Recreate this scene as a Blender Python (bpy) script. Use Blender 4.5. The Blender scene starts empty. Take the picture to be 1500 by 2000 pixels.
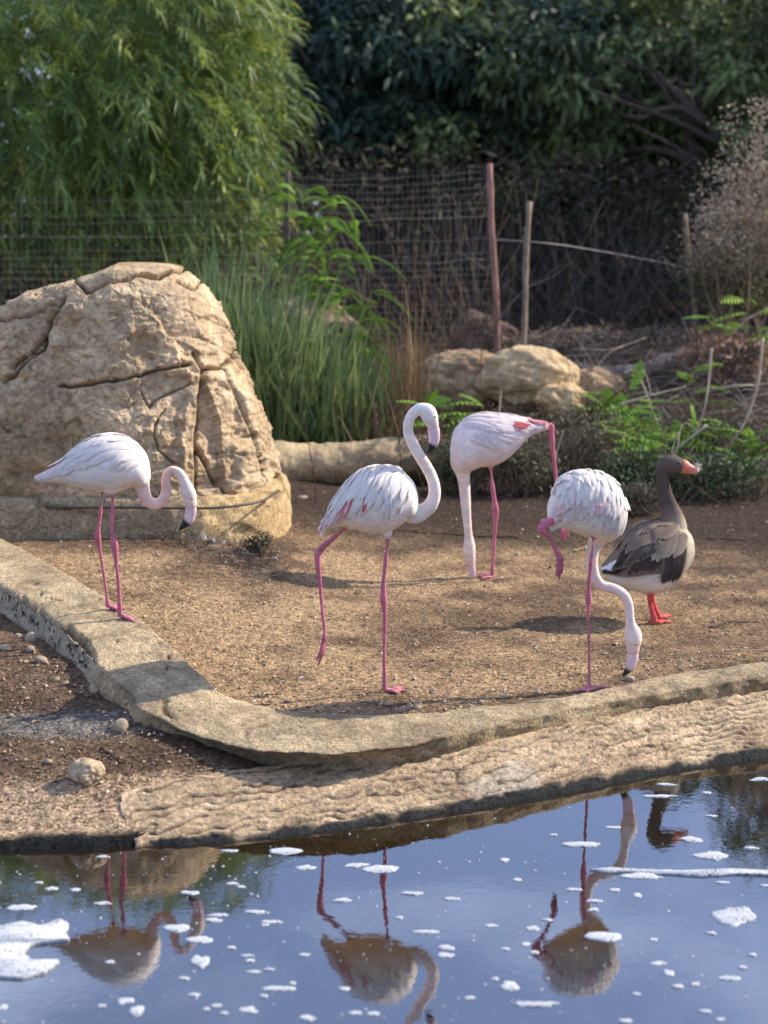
import bpy, math, random
import numpy as np
from mathutils import Vector
from mathutils.bvhtree import BVHTree
from mathutils.kdtree import KDTree

rng = np.random.default_rng(7)
random.seed(7)
SC = bpy.context.scene
COL = SC.collection

# ------------------------------------------------------------------ camera, world, sun, exposure
CAM_H = 2.0
FPX = 3400.0
PITCH = math.atan(540.0 / FPX)
cam_d = bpy.data.cameras.new('camera')
cam = bpy.data.objects.new('camera', cam_d)
COL.objects.link(cam)
cam.location = (0, 0, CAM_H)
cam.rotation_euler = (math.pi / 2 - PITCH, 0, 0)
cam_d.sensor_fit = 'VERTICAL'
cam_d.sensor_height = 24.0
cam_d.lens = 24.0 * FPX / 2000.0
cam_d.clip_start = 0.1
cam_d.clip_end = 500.0
cam_d.dof.use_dof = True
cam_d.dof.focus_distance = 7.2
cam_d.dof.aperture_fstop = 1.55
SC.camera = cam

SUN = np.array([0.79, 0.27, 0.60]); SUN /= np.linalg.norm(SUN)
SUN_EL = math.asin(SUN[2]); SUN_AZ = math.atan2(SUN[0], SUN[1])
world = bpy.data.worlds.new('World'); SC.world = world
world.use_nodes = True
wn = world.node_tree.nodes; wl = world.node_tree.links
wn.clear()
w_out = wn.new('ShaderNodeOutputWorld'); w_bg = wn.new('ShaderNodeBackground')
sky = wn.new('ShaderNodeTexSky'); sky.sky_type = 'NISHITA'; sky.sun_disc = False
sky.sun_elevation = SUN_EL; sky.sun_rotation = SUN_AZ
sky.air_density = 1.0; sky.dust_density = 0.4; sky.ozone_density = 1.6
w_tc = wn.new('ShaderNodeTexCoord')
w_map = wn.new('ShaderNodeMapping'); w_map.inputs['Scale'].default_value = (1.0, 1.0, 2.6)
w_map.inputs['Location'].default_value = (0.35, 0.2, 0.1)
w_no = wn.new('ShaderNodeTexNoise'); w_no.inputs['Scale'].default_value = 4.2; w_no.inputs['Detail'].default_value = 7
w_no.inputs['Roughness'].default_value = 0.55
w_rp = wn.new('ShaderNodeValToRGB')
w_rp.color_ramp.elements[0].position = 0.45; w_rp.color_ramp.elements[0].color = (0.2, 0.2, 0.2, 1)
w_rp.color_ramp.elements[1].position = 0.64; w_rp.color_ramp.elements[1].color = (0.7, 0.7, 0.7, 1)
w_mix = wn.new('ShaderNodeMixRGB'); w_mix.inputs['Color2'].default_value = (7.6, 9.0, 13.0, 1)
wl.new(w_tc.outputs['Generated'], w_map.inputs['Vector']); wl.new(w_map.outputs['Vector'], w_no.inputs['Vector'])
wl.new(w_no.outputs['Fac'], w_rp.inputs['Fac']); wl.new(w_rp.outputs['Color'], w_mix.inputs['Fac'])
w_tint = wn.new('ShaderNodeVectorMath'); w_tint.operation = 'MULTIPLY'; w_tint.inputs[1].default_value = (0.84, 0.93, 1.22)
wl.new(sky.outputs['Color'], w_tint.inputs[0]); wl.new(w_tint.outputs['Vector'], w_mix.inputs['Color1']); wl.new(w_mix.outputs['Color'], w_bg.inputs['Color'])
w_bg.inputs['Strength'].default_value = 0.118
wl.new(w_bg.outputs['Background'], w_out.inputs['Surface'])

sun_d = bpy.data.lights.new('sun', 'SUN'); sun_d.energy = 5.0; sun_d.angle = math.radians(0.55)
sun_d.color = (1.0, 0.915, 0.79)
sun_o = bpy.data.objects.new('sun', sun_d); COL.objects.link(sun_o)
sun_o.rotation_euler = Vector(SUN.tolist()).to_track_quat('Z', 'Y').to_euler()
sun_o.location = (20, 3, 18)

SC.view_settings.view_transform = 'Standard'; SC.view_settings.look = 'None'
SC.view_settings.exposure = 0.54; SC.view_settings.gamma = 1.0
SC.view_settings.use_curve_mapping = False
SC.render.engine = 'CYCLES'
SC.cycles.use_denoising = True
SC.cycles.max_bounces = 6
SC.cycles.diffuse_bounces = 3
SC.cycles.glossy_bounces = 3
SC.cycles.transmission_bounces = 3
SC.cycles.transparent_max_bounces = 4
SC.cycles.caustics_reflective = False
SC.cycles.caustics_refractive = False

# ------------------------------------------------------------------ projection helpers (used to lay things out in the world)
_cp, _sp = math.cos(PITCH), math.sin(PITCH)
def ray(px, py):
    u = (px - 750.0) / FPX; v = -(py - 1000.0) / FPX
    return np.array([u, _cp + v * _sp, -_sp + v * _cp])
def at(px, py, Y):
    d = ray(px, py); return np.array([0, 0, CAM_H]) + d * (Y / d[1])
def onz(px, py, z):
    d = ray(px, py); return np.array([0, 0, CAM_H]) + d * ((z - CAM_H) / d[2])
def ppm(Y, z=1.0):
    return FPX / (Y * _cp + (CAM_H - z) * _sp)

# ------------------------------------------------------------------ noise
def _hash(ix, iy, iz, s):
    n = (ix.astype(np.int64) * 374761393 + iy.astype(np.int64) * 668265263 + iz.astype(np.int64) * 2147483647 + s * 974634547) & 0xffffffff
    n = ((n ^ (n >> 13)) * 1274126177) & 0xffffffff
    n = ((n ^ (n >> 15)) * 2246822519) & 0xffffffff
    n = n ^ (n >> 16)
    return n.astype(np.float64) / 4294967295.0
def vnoise(P, s=0):
    P = np.asarray(P, float); i = np.floor(P).astype(np.int64); f = P - i
    f = f * f * f * (f * (f * 6 - 15) + 10)
    r = 0
    for a in (0, 1):
        wa = f[..., 0] if a else 1 - f[..., 0]
        for b in (0, 1):
            wb = f[..., 1] if b else 1 - f[..., 1]
            for c in (0, 1):
                wc = f[..., 2] if c else 1 - f[..., 2]
                r = r + wa * wb * wc * _hash(i[..., 0] + a, i[..., 1] + b, i[..., 2] + c, s)
    return r * 2 - 1
def fbm(P, octv=4, s=0, rough=0.5):
    P = np.asarray(P, float); t = 0; a = 1.0; n = 0
    for k in range(octv):
        t = t + a * vnoise(P * (2.03 ** k) + 13.7 * k, s + k); n += a; a *= rough
    return t / n
def ridge(P, octv=3, s=0):
    P = np.asarray(P, float); t = 0; a = 1.0; n = 0
    for k in range(octv):
        t = t + a * (1 - np.abs(vnoise(P * (2.1 ** k) + 7.3 * k, s + k))); n += a; a *= 0.5
    return t / n
def worley(U, V, s=0):
    iu = np.floor(U).astype(np.int64); iv = np.floor(V).astype(np.int64)
    f1 = np.full(U.shape, 9.0); f2 = np.full(U.shape, 9.0); cu = np.zeros(U.shape); cv = np.zeros(U.shape); cid = np.zeros(U.shape)
    z = np.zeros_like(iu)
    for a in (-1, 0, 1):
        for b in (-1, 0, 1):
            pu = iu + a + _hash(iu + a, iv + b, z, s); pv = iv + b + _hash(iu + a, iv + b, z + 1, s)
            d = np.hypot(U - pu, V - pv)
            nf = d < f1
            f2 = np.where(nf, f1, np.minimum(f2, d))
            cu = np.where(nf, pu, cu); cv = np.where(nf, pv, cv); cid = np.where(nf, _hash(iu + a, iv + b, z + 2, s), cid)
            f1 = np.where(nf, d, f1)
    return f1, f2, cu, cv, cid
def sstep(a, b, x):
    t = np.clip((np.asarray(x, float) - a) / (b - a), 0, 1); return t * t * (3 - 2 * t)
def lin(r, g, b):
    c = np.array([r, g, b]) / 255.0
    return np.where(c <= 0.04045, c / 12.92, ((c + 0.055) / 1.055) ** 2.4)

# ------------------------------------------------------------------ materials
def attr_mat(name, rough=0.85, nscale=40.0, namt=0.25, bscale=80.0, bstr=0.2, bdist=0.01, spec=0.3, trans=0.0, stretch=None, detail=4.0, n2=None, sheen=0.0, speck=None):
    m = bpy.data.materials.new(name); m.use_nodes = True
    nt = m.node_tree; n = nt.nodes; l = nt.links
    bs = n['Principled BSDF']; out = n['Material Output']
    at_ = n.new('ShaderNodeAttribute'); at_.attribute_name = 'Col'
    tc = n.new('ShaderNodeTexCoord'); mp = n.new('ShaderNodeMapping')
    if stretch: mp.inputs['Scale'].default_value = stretch
    l.new(tc.outputs['Object'], mp.inputs['Vector'])
    no = n.new('ShaderNodeTexNoise'); no.inputs['Scale'].default_value = nscale; no.inputs['Detail'].default_value = detail
    l.new(mp.outputs['Vector'], no.inputs['Vector'])
    mr = n.new('ShaderNodeMapRange'); mr.inputs['From Min'].default_value = 0.3; mr.inputs['From Max'].default_value = 0.7
    mr.inputs['To Min'].default_value = 1 - namt; mr.inputs['To Max'].default_value = 1 + namt
    l.new(no.outputs['Fac'], mr.inputs['Value'])
    mul = n.new('ShaderNodeVectorMath'); mul.operation = 'SCALE'
    l.new(at_.outputs['Color'], mul.inputs[0]); l.new(mr.outputs['Result'], mul.inputs['Scale'])
    col = mul.outputs['Vector']
    if n2:
        no2 = n.new('ShaderNodeTexNoise'); no2.inputs['Scale'].default_value = n2[0]; no2.inputs['Detail'].default_value = 3
        l.new(mp.outputs['Vector'], no2.inputs['Vector'])
        mr2 = n.new('ShaderNodeMapRange'); mr2.inputs['From Min'].default_value = 0.3; mr2.inputs['From Max'].default_value = 0.7
        mr2.inputs['To Min'].default_value = 1 - n2[1]; mr2.inputs['To Max'].default_value = 1 + n2[1]
        l.new(no2.outputs['Fac'], mr2.inputs['Value'])
        mu2 = n.new('ShaderNodeVectorMath'); mu2.operation = 'SCALE'
        l.new(col, mu2.inputs[0]); l.new(mr2.outputs['Result'], mu2.inputs['Scale']); col = mu2.outputs['Vector']
    if speck:
        for sc_, thr, am in speck:
            ns = n.new('ShaderNodeTexNoise'); ns.inputs['Scale'].default_value = sc_; ns.inputs['Detail'].default_value = 2
            ms = n.new('ShaderNodeMapping'); ms.inputs['Rotation'].default_value = (0.3, 0.2, sc_); ms.inputs['Scale'].default_value = (0.7, 1.3, 1.0)
            l.new(tc.outputs['Object'], ms.inputs['Vector']); l.new(ms.outputs['Vector'], ns.inputs['Vector'])
            mr3 = n.new('ShaderNodeMapRange'); mr3.inputs['From Min'].default_value = thr; mr3.inputs['From Max'].default_value = thr + 0.05
            mr3.inputs['To Min'].default_value = 1.0; mr3.inputs['To Max'].default_value = 1 - am
            l.new(ns.outputs['Fac'], mr3.inputs['Value'])
            mu3 = n.new('ShaderNodeVectorMath'); mu3.operation = 'SCALE'
            l.new(col, mu3.inputs[0]); l.new(mr3.outputs['Result'], mu3.inputs['Scale']); col = mu3.outputs['Vector']
    l.new(col, bs.inputs['Base Color'])
    bs.inputs['Roughness'].default_value = rough
    bs.inputs['Specular IOR Level'].default_value = spec
    if sheen: bs.inputs['Sheen Weight'].default_value = sheen
    if bstr > 0:
        bn = n.new('ShaderNodeTexNoise'); bn.inputs['Scale'].default_value = bscale; bn.inputs['Detail'].default_value = 5
        bn.inputs['Roughness'].default_value = 0.6
        l.new(mp.outputs['Vector'], bn.inputs['Vector'])
        bp = n.new('ShaderNodeBump'); bp.inputs['Strength'].default_value = bstr; bp.inputs['Distance'].default_value = bdist
        l.new(bn.outputs['Fac'], bp.inputs['Height']); l.new(bp.outputs['Normal'], bs.inputs['Normal'])
    if trans > 0:
        tr = n.new('ShaderNodeBsdfTranslucent'); l.new(col, tr.inputs['Color'])
        mx = n.new('ShaderNodeMixShader'); mx.inputs['Fac'].default_value = trans
        l.new(bs.outputs['BSDF'], mx.inputs[1]); l.new(tr.outputs['BSDF'], mx.inputs[2]); l.new(mx.outputs['Shader'], out.inputs['Surface'])
    return m

M_GROUND = attr_mat('litter_ground', 0.95, 60, 0.45, 75, 1.0, 0.03, 0.1, detail=8, n2=(22, 0.25), speck=[(62, .56, .55), (110, .58, .5), (85, .62, -.5)])
M_CONC = attr_mat('weathered_concrete', 0.9, 60, 0.35, 80, 0.9, 0.014, 0.2, detail=8, n2=(14, 0.2), speck=[(70, .62, .5), (40, .66, .4), (95, .64, -.35)])
M_APRON = attr_mat('stamped_concrete', 0.9, 55, 0.35, 80, 0.8, 0.012, 0.2, detail=8, n2=(12, 0.2), speck=[(60, .62, .5), (30, .66, .45), (80, .66, -.4)])
M_ROCK = attr_mat('cast_rock', 0.9, 30, 0.26, 42, 0.7, 0.014, 0.2, detail=8, n2=(9, 0.16), speck=[(38, .63, .35), (70, .64, .35)])
M_STONE = attr_mat('small_stone', 0.85, 60, 0.25, 120, 0.4, 0.004, 0.25)
M_BIRD = attr_mat('plumage', 0.95, 45, 0.10, 120, 0.6, 0.006, 0.04, stretch=(0.5, 1, 1), n2=(11, .07))
M_FEATHER = attr_mat('feather', 0.9, 60, 0.08, 240, 0.3, 0.003, 0.05, trans=0.28)
M_BILL = attr_mat('bill_horn', 0.38, 90, 0.08, 200, 0.1, 0.001, 0.4)
M_EYE = attr_mat('eye_gloss', 0.1, 10, 0.0, 10, 0.0, 0.001, 0.6)
M_LEAF = attr_mat('green_leaf', 0.46, 6, 0.18, 60, 0.0, 0.001, 0.4, trans=0.3)
M_SOFTLEAF = attr_mat('soft_leaf', 0.7, 6, 0.18, 60, 0.0, 0.001, 0.12, trans=0.3)
M_DARKLEAF = attr_mat('dark_leaf', 0.6, 3, 0.2, 60, 0.0, 0.001, 0.25, trans=0.15)
M_DRY = attr_mat('dry_stalk', 0.85, 30, 0.25, 60, 0.0, 0.001, 0.2, trans=0.1)
M_WOOD = attr_mat('bark_wood', 0.9, 30, 0.3, 60, 0.5, 0.006, 0.2, stretch=(1, 1, 0.2))
M_METAL = attr_mat('old_wire', 0.6, 40, 0.3, 60, 0.0, 0.001, 0.4)
M_FOAM = attr_mat('pond_foam', 0.85, 60, 0.16, 110, 0.9, 0.006, 0.2, detail=6)
M_RUBBER = attr_mat('black_hose', 0.5, 40, 0.1, 60, 0.0, 0.001, 0.3)

m = bpy.data.materials.new('pond_water'); m.use_nodes = True
n = m.node_tree.nodes; l = m.node_tree.links; bs = n['Principled BSDF']
bs.inputs['Base Color'].default_value = (0.012, 0.008, 0.003, 1); bs.inputs['Roughness'].default_value = 0.015
bs.inputs['IOR'].default_value = 3.8; bs.inputs['Specular IOR Level'].default_value = 0.5
tc = n.new('ShaderNodeTexCoord'); mp = n.new('ShaderNodeMapping'); mp.inputs['Scale'].default_value = (1, 1.0, 1)
l.new(tc.outputs['Object'], mp.inputs['Vector'])
no = n.new('ShaderNodeTexNoise'); no.inputs['Scale'].default_value = 3.0; no.inputs['Detail'].default_value = 2
no2 = n.new('ShaderNodeTexNoise'); no2.inputs['Scale'].default_value = 38; no2.inputs['Detail'].default_value = 2
l.new(mp.outputs['Vector'], no.inputs['Vector']); l.new(mp.outputs['Vector'], no2.inputs['Vector'])
b1 = n.new('ShaderNodeBump'); b1.inputs['Strength'].default_value = 0.03; b1.inputs['Distance'].default_value = 0.02
b2 = n.new('ShaderNodeBump'); b2.inputs['Strength'].default_value = 0.014; b2.inputs['Distance'].default_value = 0.01
l.new(no.outputs['Fac'], b1.inputs['Height']); l.new(no2.outputs['Fac'], b2.inputs['Height']); l.new(b1.outputs['Normal'], b2.inputs['Normal'])
l.new(b2.outputs['Normal'], bs.inputs['Normal'])
M_WATER = m
nt_ = M_FOAM.node_tree; nf = nt_.nodes; lf_ = nt_.links; of_ = nf['Material Output']; src = nf['Principled BSDF'].outputs['BSDF']
tcf = nf.new('ShaderNodeTexCoord'); nz_ = nf.new('ShaderNodeTexVoronoi'); nz_.inputs['Scale'].default_value = 75; nz_.feature = 'DISTANCE_TO_EDGE'
nzb = nf.new('ShaderNodeTexNoise'); nzb.inputs['Scale'].default_value = 16; nzb.inputs['Detail'].default_value = 4
lf_.new(tcf.outputs['Object'], nz_.inputs['Vector']); lf_.new(tcf.outputs['Object'], nzb.inputs['Vector'])
mrf = nf.new('ShaderNodeMapRange'); mrf.inputs['From Min'].default_value = 0.05; mrf.inputs['From Max'].default_value = 0.30; mrf.inputs['To Min'].default_value = 0.02; mrf.inputs['To Max'].default_value = 0.55
mrb = nf.new('ShaderNodeMapRange'); mrb.inputs['From Min'].default_value = 0.40; mrb.inputs['From Max'].default_value = 0.66; mrb.inputs['To Min'].default_value = 0.35; mrb.inputs['To Max'].default_value = 1.5
mmf = nf.new('ShaderNodeMath'); mmf.operation = 'MULTIPLY'; mmf.use_clamp = True
lf_.new(nz_.outputs['Distance'], mrf.inputs['Value']); lf_.new(nzb.outputs['Fac'], mrb.inputs['Value']); lf_.new(mrf.outputs['Result'], mmf.inputs[0]); lf_.new(mrb.outputs['Result'], mmf.inputs[1])
trf = nf.new('ShaderNodeBsdfTransparent'); mxf = nf.new('ShaderNodeMixShader'); lf_.new(mmf.outputs['Value'], mxf.inputs['Fac']); lf_.new(src, mxf.inputs[1]); lf_.new(trf.outputs['BSDF'], mxf.inputs[2]); lf_.new(mxf.outputs['Shader'], of_.inputs['Surface'])

# ------------------------------------------------------------------ object helpers
ORIGIN = {}
def tag(o, label=None, cat=None, group=None, kind=None):
    if label: o['label'] = label
    if cat: o['category'] = cat
    if group: o['group'] = group
    if kind: o['kind'] = kind
    return o
def empty(name, loc, label, cat, group=None):
    o = bpy.data.objects.new(name, None); COL.objects.link(o); o.location = [float(v) for v in loc]
    o.empty_display_size = 0.1
    ORIGIN[o.name] = np.array(loc, float)
    return tag(o, label, cat, group)
def make_mesh(name, V, F, mat, C=None, smooth=True):
    """F: list of index arrays (each (M,3) or (M,4))."""
    V = np.asarray(V, np.float32).reshape(-1, 3)
    if not isinstance(F, (list, tuple)): F = [F]
    F = [np.asarray(f, np.int32) for f in F if len(f)]
    me = bpy.data.meshes.new(name)
    me.vertices.add(len(V)); me.vertices.foreach_set('co', V.ravel())
    nl = sum(f.size for f in F); npoly = sum(len(f) for f in F)
    me.loops.add(nl); me.polygons.add(npoly)
    me.loops.foreach_set('vertex_index', np.concatenate([f.ravel() for f in F]))
    st = []; tot = []; o = 0
    for f in F:
        k = f.shape[1]; st.append(o + np.arange(len(f)) * k); tot.append(np.full(len(f), k)); o += f.size
    me.polygons.foreach_set('loop_start', np.concatenate(st).astype(np.int32))
    try: me.polygons.foreach_set('loop_total', np.concatenate(tot).astype(np.int32))
    except Exception: pass
    me.polygons.foreach_set('use_smooth', np.full(npoly, bool(smooth)))
    me.update(calc_edges=True); me.validate()
    if C is not None:
        C = np.asarray(C, np.float32)
        if C.ndim == 1: C = np.tile(C, (len(V), 1))
        a = me.color_attributes.new('Col', 'FLOAT_COLOR', 'POINT')
        rgba = np.ones((len(V), 4), np.float32); rgba[:, :3] = C[:, :3]
        a.data.foreach_set('color', rgba.ravel())
    me.materials.append(mat)
    return me
def obj(name, V, F, mat, C=None, parent=None, smooth=True, origin=None):
    V = np.asarray(V, float).reshape(-1, 3)
    if parent is not None:
        org = ORIGIN[parent.name]
    elif origin is not None:
        org = np.array(origin, float)
    else:
        mn, mx = V.min(0), V.max(0); org = np.array([(mn[0] + mx[0]) / 2, (mn[1] + mx[1]) / 2, mn[2]])
    me = make_mesh(name, V - org, F, mat, C, smooth)
    o = bpy.data.objects.new(name, me); COL.objects.link(o)
    if parent is not None: o.parent = parent
    else: o.location = [float(v) for v in org]
    ORIGIN[o.name] = org
    return o
class MB:
    def __init__(s): s.V = []; s.Q = []; s.T = []; s.C = []; s.n = 0
    def add(s, V, Q=None, T=None, C=(0.5, 0.5, 0.5)):
        V = np.asarray(V, float).reshape(-1, 3)
        C = np.asarray(C, float)
        if C.ndim == 1: C = np.tile(C, (len(V), 1))
        s.V.append(V); s.C.append(C)
        if Q is not None and len(Q): s.Q.append(np.asarray(Q) + s.n)
        if T is not None and len(T): s.T.append(np.asarray(T) + s.n)
        s.n += len(V); return s
    def arrays(s):
        F = []
        if s.Q: F.append(np.concatenate(s.Q))
        if s.T: F.append(np.concatenate(s.T))
        return np.concatenate(s.V), F, np.concatenate(s.C)
    def build(s, name, mat, parent=None, smooth=True, origin=None):
        V, F, C = s.arrays(); return obj(name, V, F, mat, C, parent, smooth, origin)

def resample(A, n):
    """smooth (Catmull-Rom style) resample of rows of A by chord length of first 3 columns"""
    A = np.asarray(A, float); d = np.r_[0, np.cumsum(np.linalg.norm(np.diff(A[:, :3], axis=0), axis=1) + 1e-9)]
    t = np.linspace(0, d[-1], n); m = np.zeros_like(A)
    h = np.diff(d)[:, None]; sl = np.diff(A, axis=0) / h
    if len(A) > 2: m[1:-1] = (sl[:-1] * h[1:] + sl[1:] * h[:-1]) / (h[1:] + h[:-1])
    m[0] = sl[0]; m[-1] = sl[-1]
    k = np.clip(np.searchsorted(d, t, side='right') - 1, 0, len(A) - 2)
    hh = (d[k + 1] - d[k])[:, None]; s = ((t - d[k])[:, None]) / hh
    return (2 * s**3 - 3 * s**2 + 1) * A[k] + (s**3 - 2 * s**2 + s) * hh * m[k] + (-2 * s**3 + 3 * s**2) * A[k + 1] + (s**3 - s**2) * hh * m[k + 1]
def unit(v): return v / (np.linalg.norm(v, axis=-1, keepdims=True) + 1e-12)
def sweep(P, R, nseg=12, ratio=1.0, ref=(0, 1, 0), cap=True):
    """tube along P (n,3) with radii R; ratio scales the radius along ref (depth)"""
    P = np.asarray(P, float); R = np.asarray(R, float); n_ = len(P)
    T = unit(np.gradient(P, axis=0)); rf = np.array(ref, float)
    B = rf - (T @ rf)[:, None] * T
    bad = np.linalg.norm(B, axis=1) < 0.2
    if bad.any():
        alt = np.array([1.0, 0.2, 0.1]); B[bad] = (alt - (T @ alt)[:, None] * T)[bad]
    B = unit(B); N = np.cross(T, B)
    a = np.linspace(0, 2 * np.pi, nseg, endpoint=False)
    V = P[:, None, :] + R[:, None, None] * (np.cos(a)[None, :, None] * N[:, None, :] + ratio * np.sin(a)[None, :, None] * B[:, None, :])
    V = V.reshape(-1, 3)
    i, j = np.meshgrid(np.arange(n_ - 1), np.arange(nseg), indexing='ij'); jn = (j + 1) % nseg
    Q = np.stack([i * nseg + j, i * nseg + jn, (i + 1) * nseg + jn, (i + 1) * nseg + j], -1).reshape(-1, 4)
    Tt = np.zeros((0, 3), int)
    if cap:
        V = np.vstack([V, P[0], P[-1]]); c0, c1 = len(V) - 2, len(V) - 1; jj = np.arange(nseg); jn = (jj + 1) % nseg
        Tt = np.vstack([np.stack([np.full(nseg, c0), jn, jj], -1), np.stack([np.full(nseg, c1), (n_ - 1) * nseg + jj, (n_ - 1) * nseg + jn], -1)])
    return V, Q, Tt
def gridfaces(nu, nv, wrapv=False):
    i, j = np.meshgrid(np.arange(nu - 1), np.arange(nv if wrapv else nv - 1), indexing='ij'); jn = (j + 1) % nv
    return np.stack([i * nv + j, (i + 1) * nv + j, (i + 1) * nv + jn, i * nv + jn], -1).reshape(-1, 4)

# ------------------------------------------------------------------ layout curves
# kerb stations: back edge px,py,z | lip px,py,z | side face offset out, side face drop
KERB = np.array([
 (-420, 840, .48, -420, 905, .47, .06, .12), (-120, 1000, .46, -120, 1090, .44, .08, .10), (0, 1052, .45, 0, 1148, .425, .10, .09), (100, 1105, .44, 85, 1200, .41, .10, .09),
 (200, 1165, .425, 150, 1252, .39, .08, .085), (275, 1212, .41, 205, 1308, .35, .05, .075), (340, 1270, .37, 250, 1350, .30, .03, .06),
 (400, 1325, .31, 295, 1397, .25, .0, .10), (432, 1355, .27, 350, 1426, .22, -.09, .14), (480, 1372, .24, 440, 1453, .20, -.15, .14),
 (545, 1387, .215, 520, 1465, .195, -.16, .14), (640, 1398, .21, 620, 1471, .19, -.15, .13), (760, 1395, .205, 740, 1466, .185, -.09, .10),
 (900, 1385, .205, 890, 1437, .185, .0, .05), (1000, 1375, .205, 1000, 1411, .19, .0, .04), (1150, 1352, .205, 1150, 1381, .19, .0, .035),
 (1300, 1320, .205, 1300, 1352, .19, .0, .035), (1400, 1305, .21, 1400, 1337, .195, .0, .035), (1500, 1293, .21, 1500, 1323, .195, .0, .035),
 (1750, 1255, .21, 1750, 1284, .195, .0, .035), (2300, 1190, .21, 2300, 1215, .195, 0, .035)])
KB = np.array([onz(r[0], r[1], r[2]) for r in KERB]); KL = np.array([onz(r[3], r[4], r[5]) for r in KERB])
KC = (KB + KL) / 2
WATER_PX = [(-500, 1690), (-200, 1672), (0, 1668), (100, 1667), (200, 1664), (300, 1652), (420, 1645), (500, 1640), (600, 1628), (650, 1620), (800, 1598), (900, 1582), (1000, 1565), (1150, 1540), (1300, 1510), (1400, 1495), (1500, 1478), (1750, 1435), (2300, 1360)]
WL = np.array([onz(a, b, 0) for a, b in WATER_PX])
WLx = np.r_[-60, -8, WL[:, 0], 9, 60]; WLy = np.r_[5.0, 5.3, WL[:, 1], 9.2, 14]
KCx = np.r_[-60, KC[:, 0], 60]; KCy = np.r_[40, KC[:, 1], 16]
def waterline(x): return np.interp(x, WLx, WLy)
def kerbline(x): return np.interp(x, KCx, KCy)

def terrain(x, y):
    x = np.asarray(x, float); y = np.asarray(y, float)
    sd = y - waterline(x)
    P = np.stack([x, y, 0 * x], -1)
    left = 1 - sstep(-0.75, -0.3, x)
    hl = -0.015 + 0.022 * sstep(0.0, 0.05, sd) + 0.103 * np.clip(sd / 0.36, 0, 1) ** .9 + 0.21 * np.clip((sd - 0.3) / 1.0, 0, 1)
    hl = hl + 0.014 * fbm(P * 6, 3, 5) * sstep(0, .1, sd)
    hr = -0.05 + 0.15 * sstep(0.0, 0.4, sd) - 0.02
    outside = hl * left + hr * (1 - left)
    und = np.where(sd < 0, np.maximum(-0.45, sd * 0.8), 0)
    outside = np.where(sd < 0, und - 0.015, outside)
    ins = 0.19 + 0.02 * np.clip(y - 7, 0, 4.6) + 0.012 * fbm(P * 1.6, 3, 9)
    ins = ins + 0.17 * sstep(0.2, -1.5, x) * sstep(6.6, 8.6, y) - 0.06 * sstep(0.3, 1.6, x) * sstep(7.1, 7.9, y) * sstep(11.5, 9.5, y)
    bank = 0.70 * sstep(11.9, 15.2, y + 0.35 * fbm(P * 0.7, 2, 3)) * (0.55 + 0.45 * sstep(-3.5, 0.5, x))
    ins = ins + bank + 0.05 * fbm(P * 1.1, 3, 21) * sstep(11, 13, y)
    dk = y - kerbline(x)
    k = sstep(-0.10, 0.12, dk)
    h = outside * (1 - k) + ins * k
    near = sstep(2.6, 1.2, y)
    return h * (1 - near) + near * 0.42
def tz(x, y): return float(terrain(np.array([x]), np.array([y]))[0])
def G(px, py):
    """ground point seen at a pixel of the photograph's layout"""
    z = 0.2
    for _ in range(30):
        p = onz(px, py, z) if z < 1.9 else at(px, py, 20)
        z = 0.5 * z + 0.5 * tz(p[0], p[1])
    return np.array([p[0], p[1], tz(p[0], p[1])])

# ------------------------------------------------------------------ ground sheet
def axis(segs):
    out = []
    for a, b, n_ in segs: out.append(np.linspace(a, b, n_, endpoint=False))
    out.append([segs[-1][1]]); return np.concatenate(out)
gx = axis([(-150, -40, 12), (-40, -10, 30), (-10, -2.6, 74), (-2.6, 2.8, 300), (2.8, 10, 72), (10, 40, 30), (40, 150, 12)])
gy = axis([(-30, 1, 31), (1, 5.3, 30), (5.3, 7.4, 150), (7.4, 12.2, 190), (12.2, 16, 76), (16, 40, 60), (40, 220, 20)])
X, Y = np.meshgrid(gx, gy, indexing='ij')
Z = terrain(X, Y)
P = np.stack([X, Y, 0 * X], -1)
fine = sstep(5.2, 5.6, Y) * sstep(16, 12, Y) * sstep(-4, -2.6, X) * sstep(4, 2.8, X)
Z = Z + fine * (0.006 * fbm(P * 18, 3, 31) + 0.004 * vnoise(P * 55, 33)) * (Y > waterline(X) + .02)
tan = lin(184, 152, 114); brown = lin(104, 84, 67); dark = lin(72, 60, 50); grey = lin(140, 130, 116)
ins = sstep(-0.05, 0.1, Y - kerbline(X))
n1 = fbm(P * 1.3, 4, 41); n2 = fbm(P * 5.0, 4, 43); n3 = fbm(P * 0.45, 2, 47)
litter = np.clip(0.45 + 1.5 * n1 + 0.9 * n2, 0, 1) * 0.8
litter = np.maximum(litter, sstep(0.42, 0.08, Y - kerbline(X) + 0.15 * n2) * 0.85)          # gravelly strip along the kerb
litter = np.maximum(litter, sstep(9.8, 10.9, Y + 0.5 * n1 + 0.25 * X))                       # leaf litter at the back
litter = np.maximum(litter, 0.9 * sstep(0.5, 1.7, X + 0.6 * n1) * np.clip(.75 + n2, 0, 1))
Ci = tan[None, None] * (1 - litter[..., None]) + brown[None, None] * litter[..., None]
far = (sstep(9.2, 10.0, Y + 0.35 * n1 + .2 * n2 - .5 * sstep(-.3, -1.2, X)) * .85)[..., None]
Ci = Ci * (1 - far) + dark[None, None] * far
o_l = np.clip(0.5 + 0.9 * n2 + 0.4 * n1, 0, 1)[..., None]
Co = lin(128, 104, 82) * (1 - o_l) + lin(84, 68, 56) * o_l
sdw = Y - waterline(X)
bankc = (sstep(0.45, 0.3, sdw + 0.08 * n2) * sstep(-0.2, -0.5, X))[..., None]
Co = Co * (1 - bankc) + lin(214, 182, 146) * (0.85 + 0.3 * n2[..., None]) * bankc
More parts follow.
